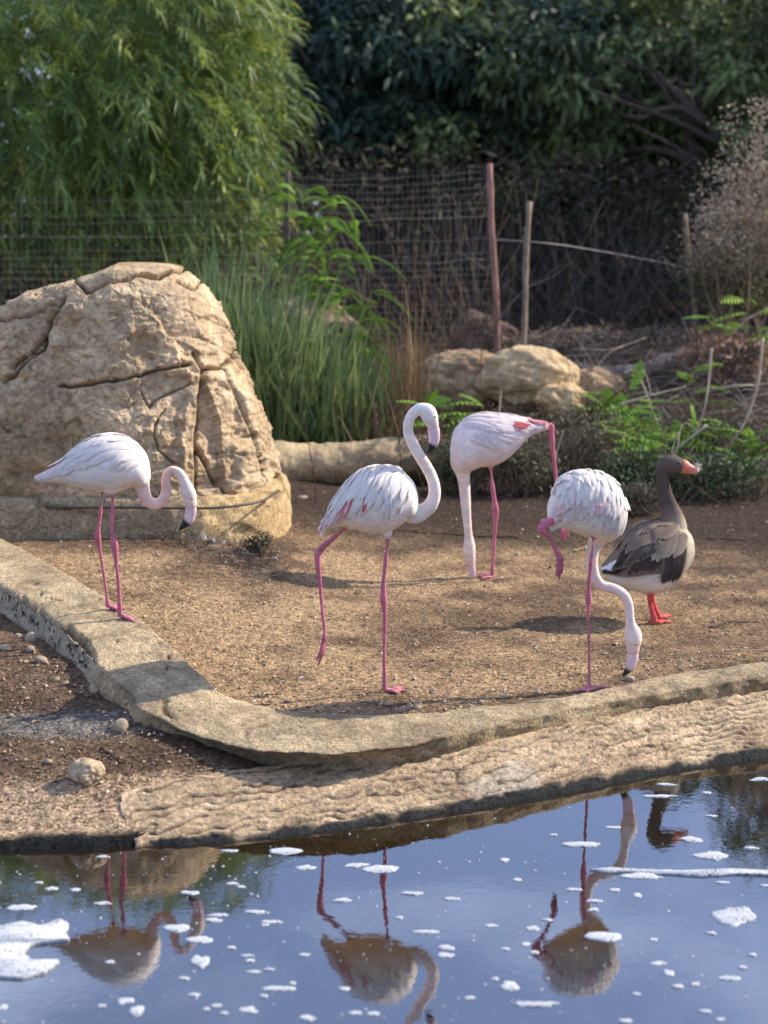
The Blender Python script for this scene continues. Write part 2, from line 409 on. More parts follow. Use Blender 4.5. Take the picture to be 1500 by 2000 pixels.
slab = (sstep(0.10, 0.0, np.abs(sdw - 0.78 - 0.10 * X * 0) - 0.05 + 0.06 * n1) * sstep(-0.75, -1.1, X))[..., None]
Co = Co * (1 - slab) + lin(132, 126, 116) * slab
Cg = Co * (1 - ins[..., None]) + Ci * ins[..., None]
wet = sstep(0.085, 0.055, sdw + 0.05 * n2)[..., None] * (1 - ins[..., None])
Cg = Cg * (1 - wet) + np.array([0.018, 0.019, 0.018]) * wet
ground = obj('ground', np.stack([X, Y, Z], -1).reshape(-1, 3), gridfaces(len(gx), len(gy)), M_GROUND, Cg.reshape(-1, 3), origin=(0, 0, 0))
tag(ground, 'tan dirt ground with brown leaf litter around the pond', kind='structure')

wv = np.array([(-60, 0.5, 0), (60, 0.5, 0), (60, 22, 0), (-60, 22, 0)], float)
water = obj('water', wv, np.array([[0, 1, 2, 3]]), M_WATER, None, origin=(0, 0, 0), smooth=False)
tag(water, 'still brown pond reflecting the blue sky', kind='structure')

# ------------------------------------------------------------------ kerb (concrete edging wall)
NS = 900
st = resample(np.c_[KB, KL, KERB[:, 6:8]], NS)
kb, kl, ko, kd = st[:, :3], st[:, 3:6], st[:, 6], st[:, 7]
outv = unit(np.c_[(kl - kb)[:, :2], np.zeros(NS)])
rows = []; tt = []
for z_, off in ((-0.30, -0.02), (-0.06, -0.012), (-0.02, -0.004)):
    rows.append(kb + outv * off + np.array([0, 0, z_])); tt.append(-0.1)
NT = 34
for t in np.linspace(0, 1, NT):
    crown_ = 0.012 * math.sin(math.pi * t) ** 0.8
    rows.append(kb * (1 - t) + kl * t + np.array([0, 0, crown_])); tt.append(t)
for s_ in np.linspace(0.12, 1, 9):
    r = kl + outv * (ko * np.where(ko < 0, s_ ** .45, s_ ** 1.3))[:, None]; r = r + np.c_[np.zeros(NS), np.zeros(NS), -kd * s_]; rows.append(r); tt.append(1 + s_)
rows.append(rows[-1] + np.array([0, 0, -0.12]) - outv * 0.03); tt.append(2.2)
V = np.stack(rows, 1); nv_ = V.shape[1]; T_ = np.tile(np.array(tt)[None], (NS, 1))
sdist = np.r_[0, np.cumsum(np.linalg.norm(np.diff(kl, axis=0), axis=1))]
Sg = np.tile(sdist[:, None], (1, nv_))
topm = sstep(-0.02, 0.1, T_) * sstep(1.25, 1.0, T_)
edge_w = 0.022 * fbm(np.stack([Sg * 4, T_ * 0, T_ * 0], -1), 4, 61) + 0.01 * vnoise(np.stack([Sg * 22, T_, T_ * 0], -1), 62)
V = V + outv[:, None, :] * (edge_w * sstep(0.55, 1.0, T_) * sstep(2.2, 1.6, T_))[..., None]
dz = 0.012 * fbm(V * 5, 4, 63) + 0.006 * fbm(V * 30, 4, 64)
V[..., 2] += dz * sstep(-0.1, 0.05, T_)
# step down of the broken left side: a crack behind the lip and blocky side face
xw = V[..., 0]
lm = sstep(-1.05, -1.2, xw)
cr_t = 0.985 + 0.10 * fbm(np.stack([Sg * 5, 0 * T_, 0 * T_], -1), 3, 66)
crack = np.exp(-((T_ - cr_t) / 0.055) ** 2) * (0.5 + 0.5 * np.clip(fbm(np.stack([Sg * 9, T_ * 0, T_ * 0], -1), 2, 67) * 2 + .4, 0, 1)) * lm
V[..., 2] -= 0.045 * crack
bw = fbm(np.stack([Sg * 6, T_ * 2.5, 0 * T_], -1), 3, 65)
blk = worley(Sg * 4.2 + 1.3 * bw, T_ * 2.6 + 1.1 * bw + 0.8 * Sg, 68)
edge = np.exp(-((blk[1] - blk[0]) / 0.06) ** 2) * lm * sstep(1.0, 1.1, T_) * sstep(2.2, 2.0, T_) * sstep(-.25, .25, fbm(np.stack([Sg * 3, T_ * 2, 0 * T_], -1), 2, 70))
V = V - outv[:, None, :] * (0.035 * edge - 0.03 * (blk[4] - 0.5) * lm * sstep(1.0, 1.15, T_))[..., None]
hair = ridge(V * np.array([3.0, 3.0, 1.0]), 2, 69)
hc = sstep(0.945, 0.98, hair) * topm
V[..., 2] -= 0.010 * hc
cn = fbm(V * 5, 4, 71); cn2 = fbm(V * 22, 3, 72)
cA = lin(184, 162, 126); cB = lin(138, 119, 92); cC = lin(156, 144, 124)
mixv = np.clip(0.5 + 0.9 * cn + 0.5 * cn2, 0, 1)[..., None]
Ck = cA * (1 - mixv) + cB * mixv
gside = (np.clip(lm * sstep(0.95, 1.1, T_), 0, 1) * 0.7)[..., None]
Ck = Ck * (1 - gside) + cC * 0.95 * gside
Ck = Ck * (1 - 0.72 * np.clip(hc + crack + edge, 0, 1))[..., None]
lip_dark = (sstep(0.93, 1.0, T_) * sstep(1.2, 1.0, T_) * (1 - lm) * np.clip(0.4 + cn * 1.5, 0, 1))[..., None]
Ck = Ck * (1 - 0.4 * lip_dark)
kerb = obj('kerb_wall', V.reshape(-1, 3), gridfaces(NS, nv_), M_CONC, Ck.reshape(-1, 3), origin=(0, 6.4, 0.1))
tag(kerb, 'curved weathered concrete kerb between the bare enclosure and the pond bank', 'kerb')

# ------------------------------------------------------------------ stamped concrete apron along the water
AP = np.array([(228, 1556, .115, 250, 1658), (270, 1546, .115, 300, 1653), (400, 1522, .12, 420, 1646), (600, 1490, .125, 600, 1629), (760, 1458, .15, 760, 1605), (900, 1430, .17, 900, 1583),
 (1000, 1407, .175, 1000, 1566), (1150, 1376, .175, 1150, 1541), (1300, 1347, .175, 1300, 1511), (1500, 1318, .18, 1500, 1479), (1750, 1280, .18, 1750, 1436), (2300, 1212, .18, 2300, 1361)], float)
AU = np.array([onz(r[0], r[1], r[2]) for r in AP]); AW = np.array([onz(r[3], r[4], 0) for r in AP])
NA, NB = 1100, 96
aa = resample(np.c_[AU, AW], NA); au, aw = aa[:, :3], aa[:, 3:]
dirv = unit(np.c_[(aw - au)[:, :2], np.zeros(NA)])
au = au - dirv * 0.06
tq = np.linspace(0, 1, NB)
prof = 1 - 0.92 * tq ** 1.05
prof = np.where(tq > 0.93, prof - 0.22 * ((tq - 0.93) / 0.07) ** 1.2, prof)
V = au[:, None, :] * (1 - tq)[None, :, None] + (aw + dirv * 0.015)[:, None, :] * tq[None, :, None]
V[..., 2] = au[:, 2][:, None] * prof[None, :]
sd_ = np.r_[0, np.cumsum(np.linalg.norm(np.diff(aw, axis=0), axis=1))]
S2 = np.tile(sd_[:, None], (1, NB)); W2 = np.linalg.norm((aw - au)[:, :2], axis=1)[:, None] * tq[None, :]
wp = np.stack([S2, W2, 0 * S2], -1)
Uc = S2 * 2.5 + 0.7 * fbm(wp * 5, 3, 81); Vc = W2 * 21 + 0.75 * fbm(wp * np.array([4, 7, 1]), 3, 82) + 0.40 * np.sin(S2 * 34 + 3 * fbm(wp * 3, 2, 83))
f1, f2, cu, cv, cid = worley(Uc, Vc, 84)
ed = f2 - f1
crk = np.exp(-(ed / 0.075) ** 2) * sstep(-.5, -.0, fbm(wp * 6, 3, 95))
lv = W2 * 26 + 0.55 * fbm(wp * np.array([3, 5, 1]), 3, 96) + 0.30 * np.sin(S2 * 30 + 4 * fbm(wp * 2.5, 2, 97)) + .12 * np.sin(S2 * 71 + W2 * 40)
lf_ = lv - np.floor(lv); ld_ = np.minimum(lf_, 1 - lf_)
lmask = sstep(-.30, .10, vnoise(np.stack([S2 * 5.5, np.round(lv) * 3.7, 0 * S2], -1), 98))
crk = np.maximum(crk * .45, np.exp(-(ld_ / .12) ** 2) * lmask)
tilt = (lf_ - .5) * -1
body = sstep(1.0, 0.90, tq)[None, :]
V[..., 2] += body * (-0.013 * crk - 0.005 * tilt + 0.004 * (cid - 0.5) + 0.004 * fbm(wp * 12, 3, 85) + 0.003 * fbm(wp * 50, 2, 86))
V[..., 2] += (1 - body) * (0.02 * fbm(wp * 16, 3, 87))
endl = 0.05 * fbm(np.stack([W2[0] * 9, 0 * W2[0], 0 * W2[0]], -1), 3, 88)
V[:26, :, 0] += (endl[None, :] * np.linspace(1, 0, 26)[:, None])
V[0, :, 2] -= 0.05; V[:40, :, 2] -= (0.016 * np.linspace(1, 0, 40) ** 2)[:, None]
V[:, 0, 2] -= 0.05
cn = fbm(wp * 4, 4, 91); cn2 = fbm(wp * 15, 3, 92)
a1 = lin(190, 166, 132); a2 = lin(152, 128, 100); a3 = lin(170, 158, 140)
mx_ = np.clip(0.5 + 0.9 * cn + 0.4 * cn2, 0, 1)[..., None]
Ca = a1 * (1 - mx_) + a2 * mx_
pat = sstep(0.25, 0.5, fbm(wp * 2.2, 3, 93))[..., None]; Ca = Ca * (1 - pat * .6) + a3 * pat * .6
Ca = Ca * (0.86 + 0.28 * cid)[..., None] * (1 - 0.92 * crk * np.clip(0.85 + 0.6 * cn2, 0, 1))[..., None]
wet = sstep(0.89, 0.94, tq[None, :] + 0.05 * cn2 + 0.03 * cn)[..., None]
Ca = Ca * (1 - wet) + np.array([0.022, 0.022, 0.021]) * wet
apron = obj('pond_apron', V.reshape(-1, 3), gridfaces(NA, NB), M_APRON, Ca.reshape(-1, 3), origin=(1, 6.3, 0))
tag(apron, 'cracked stamped concrete apron sloping down to the pond edge', kind='structure')

# ------------------------------------------------------------------ rocks
def img_xy(V):
    x, y, z = V[..., 0], V[..., 1], V[..., 2] - CAM_H
    c = y * _cp - z * _sp; v = -(y * _sp) - z * _cp
    v = -(z * _cp + y * _sp)
    return 750 + FPX * x / c, 1000 + FPX * v / c
def poly_dist(px, py, line):
    d = np.full(px.shape, 1e9)
    for (x0, y0), (x1, y1) in zip(line[:-1], line[1:]):
        dx, dy = x1 - x0, y1 - y0; L = dx * dx + dy * dy + 1e-9
        t = np.clip(((px - x0) * dx + (py - y0) * dy) / L, 0, 1)
        d = np.minimum(d, np.hypot(px - x0 - t * dx, py - y0 - t * dy))
    return d
def rock_surface(c, rx, ry, prof, nu=300, nv_=180, a0=0, a1=2 * np.pi, power=2.4, lean=(0, 0), warp=False):
    """closed of revolution-like rock: prof = list of (z, scale)"""
    pr = resample(np.array([(z, s, 0) for z, s in prof], float), nv_)
    th = np.linspace(a0, a1, nu, endpoint=False) + np.pi / 2
    th = th + 0.72 * np.sin(2 * (th - np.pi / 2) / 2) if warp else th
    ct, s_t = np.cos(th), np.sin(th); k = (np.abs(ct) ** power + np.abs(s_t) ** power) ** (-1 / power)
    zt = (pr[:, 0] - pr[0, 0]) / (pr[-1, 0] - pr[0, 0])
    V = np.zeros((nu, nv_, 3))
    V[..., 0] = c[0] + rx * (k * ct)[:, None] * pr[:, 1][None] + lean[0] * zt[None]
    V[..., 1] = c[1] + ry * (k * s_t)[:, None] * pr[:, 1][None] + lean[1] * zt[None]
    V[..., 2] = pr[:, 0][None]
    return V
def normals(V):
    du = np.roll(V, -1, 0) - np.roll(V, 1, 0); dv = np.gradient(V, axis=1)
    N = np.cross(du, dv); return unit(N)
def rocky_color(V, N, base, alt, moss, s):
    a = np.clip(0.5 + 0.9 * fbm(V * 2.2, 4, s), 0, 1)[..., None]
    C = base * (1 - a) + alt * a
    if moss is not None:
        mm = moss[1][..., None]; C = C * (1 - mm) + moss[0] * mm
    return C

def crumple(V, s):
    """planar chips at three scales, thin creases: the look of crumpled cast cement"""
    X_, Y_, Z_ = V[..., 0], V[..., 1], V[..., 2]
    w1 = fbm(V * 2.0, 3, s); w2 = fbm(V * 7.0, 3, s + 1)
    d = 0.06 * fbm(V * 1.3, 3, s + 2) + 0.008 * w2
    cre = 0
    ang = 0.5
    for sc_, amp, k in ((1.4, .17, 0), (3.6, .10, 1), (10.0, .19, 2), (25.0, .27, 3)):
        ca, sa = math.cos(ang), math.sin(ang); ang += 0.9
        U = (X_ * ca + Z_ * sa + .5 * Y_) * sc_ + .5 * w1 + .25 * w2; W = (-X_ * sa + Z_ * ca * 1.4) * sc_ + .5 * w1 - .25 * w2
        f = worley(U, W, s + 10 + k)
        ga = _hash((f[2] * 997).astype(np.int64), (f[3] * 991).astype(np.int64), np.zeros(U.shape, np.int64), s) - .5
        gb = _hash((f[2] * 997).astype(np.int64), (f[3] * 991).astype(np.int64), np.ones(U.shape, np.int64), s) - .5
        d = d + (sstep(0, .32, f[1] - f[0]) if k < 2 else 1.0) * amp / sc_ * (np.clip(U - f[2], -.6, .6) * ga * 1.6 + np.clip(W - f[3], -.6, .6) * gb * 2.0 + .20 * (f[4] - .5))
        e = np.exp(-((f[1] - f[0]) / 0.06) ** 2) * sstep(-.2, .3, fbm(V * 3.1, 2, s + 20 + k))
        d = d - min(0.10 / sc_ * .35, .006) * e; cre = np.maximum(cre, e * (1, .7, .5, .3)[k])
    for k, (sc_, am) in enumerate(((8, .013), (19, .008))):
        q = V * sc_ + 1.6 * np.stack([w2, w1, -w2], -1)
        l_ = np.exp(-(np.abs(vnoise(q * np.array([.6, .6, 1.2]), s + 30 + k)) / 0.09) ** 2) * sstep(-.1, .4, fbm(V * 4, 2, s + 33 + k))
        d = d - am * l_; cre = np.maximum(cre, .7 * l_)
    d = d + 0.004 * fbm(V * 45, 3, s + 40)
    return d, None, cre
DB = 10.0
cxb = at(150, 900, DB)
def zy(py, Yd=9.45): return at(400, py, Yd)[2]
def xat(px, Yd=9.85): return at(px, 800, Yd)[0]
X0 = xat(190)
def sc(px): return (xat(px) - X0) / (xat(550) - X0)
prof = [(zy(1010), 1.0), (zy(975), 1.0), (zy(950), sc(550)), (zy(890), sc(536)), (zy(820), sc(514)), (zy(760), sc(490)), (zy(690), sc(466)), (zy(640), sc(452)), (zy(600), sc(435)), (zy(560), sc(402)), (zy(535), sc(375)), (zy(528), sc(368)), (zy(520), sc(345)), (zy(516), sc(315)), (zy(514), .02)]
V = rock_surface((X0, DB, 0), xat(536) - X0, 0.80, prof, 820, 380, power=2.3, warp=True)
zf_ = np.interp(V[..., 0], [xat(q) for q in (-170, 0, 60, 130, 190, 240)], [.80, .84, .87, .915, .955, 1.0]); V[..., 2] = zy(1010) + (V[..., 2] - zy(1010)) * zf_
# slope of the left shoulder: lower the top towards the left
tl = sstep(X0 + 0.25, X0 - 1.2, V[..., 0])
N = normals(V)
# outward check
ctr = np.array([X0, DB, 0.9]);
if ((V - ctr) * N).sum(-1).mean() < 0: N = -N
low = fbm(V * 1.5, 3, 101); mid = fbm(V * np.array([4, 4, 6.0]), 4, 102)
disp, facet, crease = crumple(V, 100)
disp = disp * (1 - 0.8 * sstep(zy(585), zy(530), V[..., 2]))
Vd = V + N * disp[..., None]
px_, py_ = img_xy(Vd)
front = V[..., 1] < DB + 0.35
CR = [([(115, 756), (180, 748), (250, 738), (320, 722), (372, 712)], 4, .05), ([(398, 725), (392, 790), (385, 850), (383, 940), (388, 985)], 6, .09), ([(388, 870), (415, 910), (440, 965), (452, 975)], 5, .06),
      ([(0, 625), (60, 612), (110, 590), (125, 580)], 4, .06), ([(118, 590), (95, 640), (80, 680), (40, 715), (5, 745)], 6, .08), ([(95, 645), (55, 690), (20, 720)], 4, .05), ([(275, 537), (310, 540), (366, 522)], 5, .08),
      ([(380, 690), (398, 722), (440, 716), (466, 680)], 5, .05), ([(145, 545), (170, 570), (215, 552), (275, 537)], 4, .05), ([(320, 800), (305, 830), (300, 850), (310, 880), (340, 905)], 3, .02), ([(275, 765), (290, 795), (318, 775), (372, 748)], 3, .018), ([(440, 716), (470, 790), (500, 860), (520, 930)], 5, .03), ([(350, 550), (380, 565), (392, 550)], 4, .04)]
ck = np.zeros(px_.shape); dd = np.zeros(px_.shape)
wob = 5 * fbm(V * 12, 2, 109)
for line, wd, dep in CR:
    d = poly_dist(px_ + wob, py_ + wob, line)
    g = np.exp(-(d / (wd * .75)) ** 2) * front
    dd += dep * g; ck = np.maximum(ck, np.exp(-(d / (wd * .55)) ** 2) * front)
# recessed triangular niche between the two right-hand cracks
tri = [(398, 735), (430, 820), (440, 950), (392, 960), (388, 860)]
ins_ = np.zeros(px_.shape, bool); j = len(tri) - 1
for i in range(len(tri)):
    xi, yi = tri[i]; xj, yj = tri[j]
    cnd = ((yi > py_) != (yj > py_)) & (px_ < (xj - xi) * (py_ - yi) / (yj - yi + 1e-9) + xi); ins_ ^= cnd; j = i
dd += 0.05 * (ins_ & front)
Vd = Vd - N * dd[..., None]
base = lin(206, 180, 142); alt = lin(166, 142, 112)
mossm = np.clip(sstep(zy(720), zy(960), V[..., 2]) * sstep(X0 + 0.55, X0 - 0.4, V[..., 0]) * (0.55 + 1.1 * fbm(V * 3.1, 4, 111)), 0, 0.85)
C = rocky_color(V, N, base, alt, (lin(98, 80, 40), mossm), 110)
C = C * (1 - 0.75 * ck)[..., None] * (1 - 0.28 * crease)[..., None]
stn = np.clip(sstep(.0, .5, fbm(V * np.array([2.2, 2.2, 1.1]), 4, 117)) * .55 + .45 * sstep(.1, .5, fbm(V * 7, 3, 118)), 0, .75)[..., None]
C = C * (1 - stn) + C * np.array([.58, .53, .46]) * stn
topst = sstep(zy(560), zy(510), V[..., 2])[..., None] * np.clip(0.3 + fbm(V * 6, 3, 113), 0, 1)[..., None]
C = C * (1 - 0.5 * topst) + lin(140, 118, 66) * 0.5 * topst
root = empty('boulder', (X0, DB, tz(X0, DB)), 'tall tan artificial boulder with cracked crumpled faces on a low plinth', 'boulder')
nu_, nv_ = V.shape[:2]
obj('rock_body', Vd.reshape(-1, 3), gridfaces(nv_ * 0 + nu_, nv_) if False else np.concatenate([gridfaces(nu_, nv_), np.stack([np.full(nv_ - 1, nu_ - 1) * nv_ + np.arange(nv_ - 1), np.arange(nv_ - 1), np.arange(nv_ - 1) + 1, np.full(nv_ - 1, nu_ - 1) * nv_ + np.arange(nv_ - 1) + 1], -1)]), M_ROCK, C.reshape(-1, 3), root)
# left shoulder mass
XL = xat(-210, 10.1)
profl = [(zy(1010), 1.0), (zy(940), 1.0), (zy(840), .97), (zy(740), .93), (zy(670), .88), (zy(615), .80), (zy(592), .66), (zy(580), .45), (zy(574), .02)]
V = rock_surface((XL, 10.2, 0), xat(130, 10.1) - XL, 0.85, profl, 420, 240, power=3)
V[..., 2] = zy(1010) + (V[..., 2] - zy(1010)) * (0.80 + 0.06 * sstep(XL, XL + 1.1, V[..., 0]))
N = normals(V); ctr = np.array([XL, 10.2, 0.8])
if ((V - ctr) * N).sum(-1).mean() < 0: N = -N
disp, facet, crease = crumple(V, 120)
Vd = V + N * disp[..., None]
px_, py_ = img_xy(Vd); ck = np.zeros(px_.shape)
for line in ([(-80, 650), (0, 622), (60, 610), (110, 588)], [(118, 590), (80, 680), (40, 715), (5, 745)], [(-60, 800), (20, 770), (70, 780)]):
    d = poly_dist(px_ + 5 * fbm(V * 12, 2, 109), py_, line); g = np.exp(-(d / 5) ** 2) * (V[..., 1] < 10.2); Vd = Vd - N * (0.07 * g)[..., None]; ck = np.maximum(ck, g)
mossm = np.clip(sstep(zy(720), zy(960), V[..., 2]) * (0.5 + 1.1 * fbm(V * 3.1, 4, 111)), 0, 0.85)
C = rocky_color(V, N, base, alt, (lin(98, 80, 40), mossm), 127) * (1 - 0.75 * ck)[..., None] * (1 - 0.28 * crease)[..., None]
def wrapfaces(nu, nv): 
    return np.concatenate([gridfaces(nu, nv), np.stack([(nu - 1) * nv + np.arange(nv - 1), np.arange(nv - 1), np.arange(nv - 1) + 1, (nu - 1) * nv + np.arange(nv - 1) + 1], -1)])
obj('rock_shoulder', Vd.reshape(-1, 3), wrapfaces(*V.shape[:2]), M_ROCK, C.reshape(-1, 3), root)
# plinth
zb = 0.12
prp = [(zb, 1.0), (zy(1040), 1.0), (zy(1000), .995), (zy(975), .985), (zy(962), .97), (zy(958), .9), (zy(957), .5)]
xr = xat(563, 9.85)
XP = xat(120, 9.8)
V = rock_surface((XP, DB, 0), xr - XP, 0.85, prp, 420, 60, power=2.6)
N = normals(V); ctr = np.array([XP, DB, 0.4])
if ((V - ctr) * N).sum(-1).mean() < 0: N = -N
fl = worley(V[..., 0] * 2.2 + V[..., 1], V[..., 2] * 4, 131)
Vd = V + N * (0.02 * fbm(V * 3, 4, 132) + 0.012 * fbm(V * 20, 3, 133) + 0.03 * (fl[4] - .5))[..., None]
C = rocky_color(V, N, lin(200, 172, 124), lin(160, 132, 92), None, 134)
gl = sstep(xat(470, 10), xat(330, 10), V[..., 0])[..., None] * 0.7
C = C * (1 - gl) + lin(138, 124, 104) * gl
C = C * (1 - 0.5 * np.exp(-((fl[1] - fl[0]) / .04) ** 2))[..., None]
obj('plinth', Vd.reshape(-1, 3), wrapfaces(*V.shape[:2]), M_CONC, C.reshape(-1, 3), root)
# thin pipe lying along the plinth top
pp = np.array([at(90, 996, 9.14), at(160, 995, 9.13), at(250, 995, 9.11), at(340, 996, 9.11), at(430, 995, 9.16), at(500, 985, 9.3), at(545, 962, 9.6)])
pp[:, 2] += 0.01
pr = resample(np.c_[pp, np.full(len(pp), .007)], 50)
V_, Q_, T_2 = sweep(pr[:, :3], pr[:, 3], 7)
o = obj('hose', V_, [Q_, T_2], M_RUBBER, lin(70, 62, 52)); tag(o, 'thin dark hose lying along the plinth of the tan boulder', 'hose')

def simple_rock(name, center, r, s, base, alt, label, cat='rock', group=None, nu=90, nv=60, flat=0.0, mat=None, rough=1.0):
    th = np.linspace(0, 2 * np.pi, nu, endpoint=False); ph = np.linspace(0.02, np.pi - 0.02, nv)
    D = np.stack([np.cos(th)[:, None] * np.sin(ph)[None], np.sin(th)[:, None] * np.sin(ph)[None], np.cos(ph)[None] * np.ones(nu)[:, None]], -1)
    q = D * 1.3 + s * 3.1
    rad = 1 + 0.28 * rough * fbm(q, 3, s) + 0.12 * rough * fbm(q * 3, 3, s + 5) + 0.07 * (ridge(q * 5, 2, s + 9) - .7)
    f = worley(q[..., 0] * 1.2 + q[..., 1], q[..., 2] * 1.4 + .4 * q[..., 1], s + 3); rad = rad + 0.16 * rough * (f[4] - .5)
    V = D * rad[..., None] * np.array(r) + np.array(center)
    C = rocky_color(D * 1.5 + s, None, base, alt, None, s + 11)
    o = obj(name, V.reshape(-1, 3), wrapfaces(nu, nv), mat or M_ROCK, C.reshape(-1, 3))
    return tag(o, label, cat, group)

rb, ra = lin(190, 160, 118), lin(140, 112, 82)
def rockpx(name, px, py_base, Yd, wpx, hpx, s, label, base=rb, alt=ra, depth=0.8, rough=1.0):
    k = ppm(Yd); w = wpx / k; h = hpx / k; c = at(px, py_base, Yd)
    return simple_rock(name, (c[0], Yd + 0.1, c[2] + h * 0.42), (w / 2, w / 2 * depth, h * 0.6), s, base, alt, label, rough=rough)
rockpx('rock', 590, 700, 13.9, 230, 115, 3, 'squarish tan rock standing behind the green reeds', lin(150, 130, 104), lin(110, 94, 76))
rockpx('rock', 905, 795, 13.5, 210, 104, 14, 'long low tan rock at the foot of the rusty fence post', lin(176, 150, 114), lin(132, 110, 84), .6, .8)
rockpx('rock', 1035, 790, 13.35, 190, 104, 83, 'flat-topped sunlit pale rock behind the leaning stake foot', lin(208, 182, 138), lin(164, 138, 104), .7, .8)
rockpx('rock', 1095, 815, 13.0, 100, 62, 25, 'small pale tan rock low in front of the flat-topped rock', lin(206, 178, 130), lin(160, 132, 96))
rockpx('rock', 1150, 790, 13.9, 150, 66, 36, 'smaller pale rock sloping down into the dead brush', lin(186, 158, 120), lin(140, 116, 90))
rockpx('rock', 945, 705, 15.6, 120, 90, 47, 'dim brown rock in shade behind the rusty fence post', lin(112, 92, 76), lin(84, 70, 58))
rockpx('rock', 1420, 740, 14.3, 190, 80, 58, 'low orange tan rock under dry grass near the frame of brush', lin(190, 140, 100), lin(140, 104, 80))

# low rounded stone ledge behind the flamingos
lp = resample(np.array([tuple(at(500, 905, 11.9)) + (.16,), tuple(at(560, 905, 11.95)) + (.155,), tuple(at(660, 903, 12.0)) + (.15,), tuple(at(760, 896, 12.05)) + (.15,), tuple(at(850, 888, 12.2)) + (.14,), tuple(at(930, 882, 12.5)) + (.12,)]), 180)
V_, Q_, T_2 = sweep(lp[:, :3], lp[:, 3], 40)
N_ = unit(V_ - np.vstack([np.repeat(lp[:, :3], 40, 0), lp[:1, :3], lp[-1:, :3]]))
V_ = V_ + N_ * (0.035 * fbm(V_ * 4, 4, 141) + 0.012 * fbm(V_ * 16, 3, 142))[:, None]
o = obj('stone_ledge', V_, [Q_, T_2], M_ROCK, rocky_color(V_, None, lin(190, 168, 130), lin(140, 120, 92), None, 143)); tag(o, 'low rounded tan stone ledge in front of the reeds', 'ledge')

# ------------------------------------------------------------------ birds
WHITE = np.array([0.83, 0.755, 0.69]); CREAM = np.array([0.79, 0.63, 0.54]); PINKN = np.array([0.78, 0.52, 0.44]); LEGP = np.array([0.52, 0.165, 0.215]); LEGD = np.array([0.38, 0.12, 0.16])
FPINK = np.array([0.78, 0.44, 0.45]); BPINK = np.array([0.74, 0.52, 0.53]); FRED = np.array([0.64, 0.15, 0.15])

class Crop:
    def __init__(s, ox, oy, k): s.ox, s.oy, s.k = ox, oy, k
    def __call__(s, x, y): return s.ox + x / s.k, s.oy + y / s.k

class Loft:
    """body surface from paired outline points: rows (tx,ty,bx,by,halfwidth,dy)"""
    def __init__(s, cr, rows, Y0, n=64, nv=40):
        A = []
        for tx, ty, bx, by, w, dy in rows:
            p = at(*cr(tx, ty), Y0 + dy); q = at(*cr(bx, by), Y0 + dy); A.append(np.r_[(p + q) / 2, p - q, w])
        A = resample(np.array(A), n); s.A = A; s.n = n
        s.v = np.linspace(0, 2 * np.pi, nv, endpoint=False); s.nv = nv
        tang = unit(np.gradient(A[:, :3], axis=0)); tang[:, 2] = 0; tang = unit(tang)
        s.D = np.c_[tang[:, 1], -tang[:, 0], np.zeros(n)]
        s.D *= np.sign(-s.D[:, 1] + 1e-9)[:, None]          # D points to the camera side
        s.V = s.surf(np.arange(n)[:, None] / (n - 1.0), s.v[None])
    def surf(s, u, v):
        u = np.asarray(u, float); v = np.asarray(v, float); u, v = np.broadcast_arrays(u, v)
        f = np.clip(u, 0, 1) * (s.n - 1); i = np.clip(f.astype(int), 0, s.n - 2); t = (f - i)[..., None]
        A = s.A[i] * (1 - t) + s.A[i + 1] * t; D = unit(s.D[i] * (1 - t) + s.D[i + 1] * t)
        return A[..., :3] + 0.5 * A[..., 3:6] * np.cos(v)[..., None] + D * (A[..., 6:7]) * np.sin(v)[..., None]
    def mesh(s):
        V = s.V.reshape(-1, 3); Q = gridfaces(s.n, s.nv, True)
        V = np.vstack([V, s.A[0, :3], s.A[-1, :3]]); c0, c1 = len(V) - 2, len(V) - 1; j = np.arange(s.nv); jn = (j + 1) % s.nv
        T = np.vstack([np.stack([np.full(s.nv, c0), j, jn], -1), np.stack([np.full(s.nv, c1), (s.n - 1) * s.nv + jn, (s.n - 1) * s.nv + j], -1)])
        return V, Q, T

def tube_px(cr, rows, Y0, n, nseg=14, ratio=1.0):
    """rows (x,y,r_crop,dy,color)"""
    A = []
    for x, y, r, dy, c in rows:
        p = at(*cr(x, y), Y0 + dy); k = ppm(Y0 + dy, p[2]); A.append(np.r_[p, r / cr.k / k, c])
    A = np.array(A); dd_ = np.r_[0, np.cumsum(np.linalg.norm(np.diff(A[:, :3], axis=0), axis=1))]; A0 = A
    A = resample(A, n); tl_ = np.linspace(0, dd_[-1], n)
    for q_ in (4, 5, 6): A[:, q_] = np.interp(tl_, dd_, A0[:, q_])
    V, Q, T = sweep(A[:, :3], A[:, 3], nseg, ratio)
    C = np.vstack([np.repeat(A[:, 4:7], nseg, 0), A[:1, 4:7], A[-1:, 4:7]])
    return V, Q, T, np.clip(C, 0, 1)

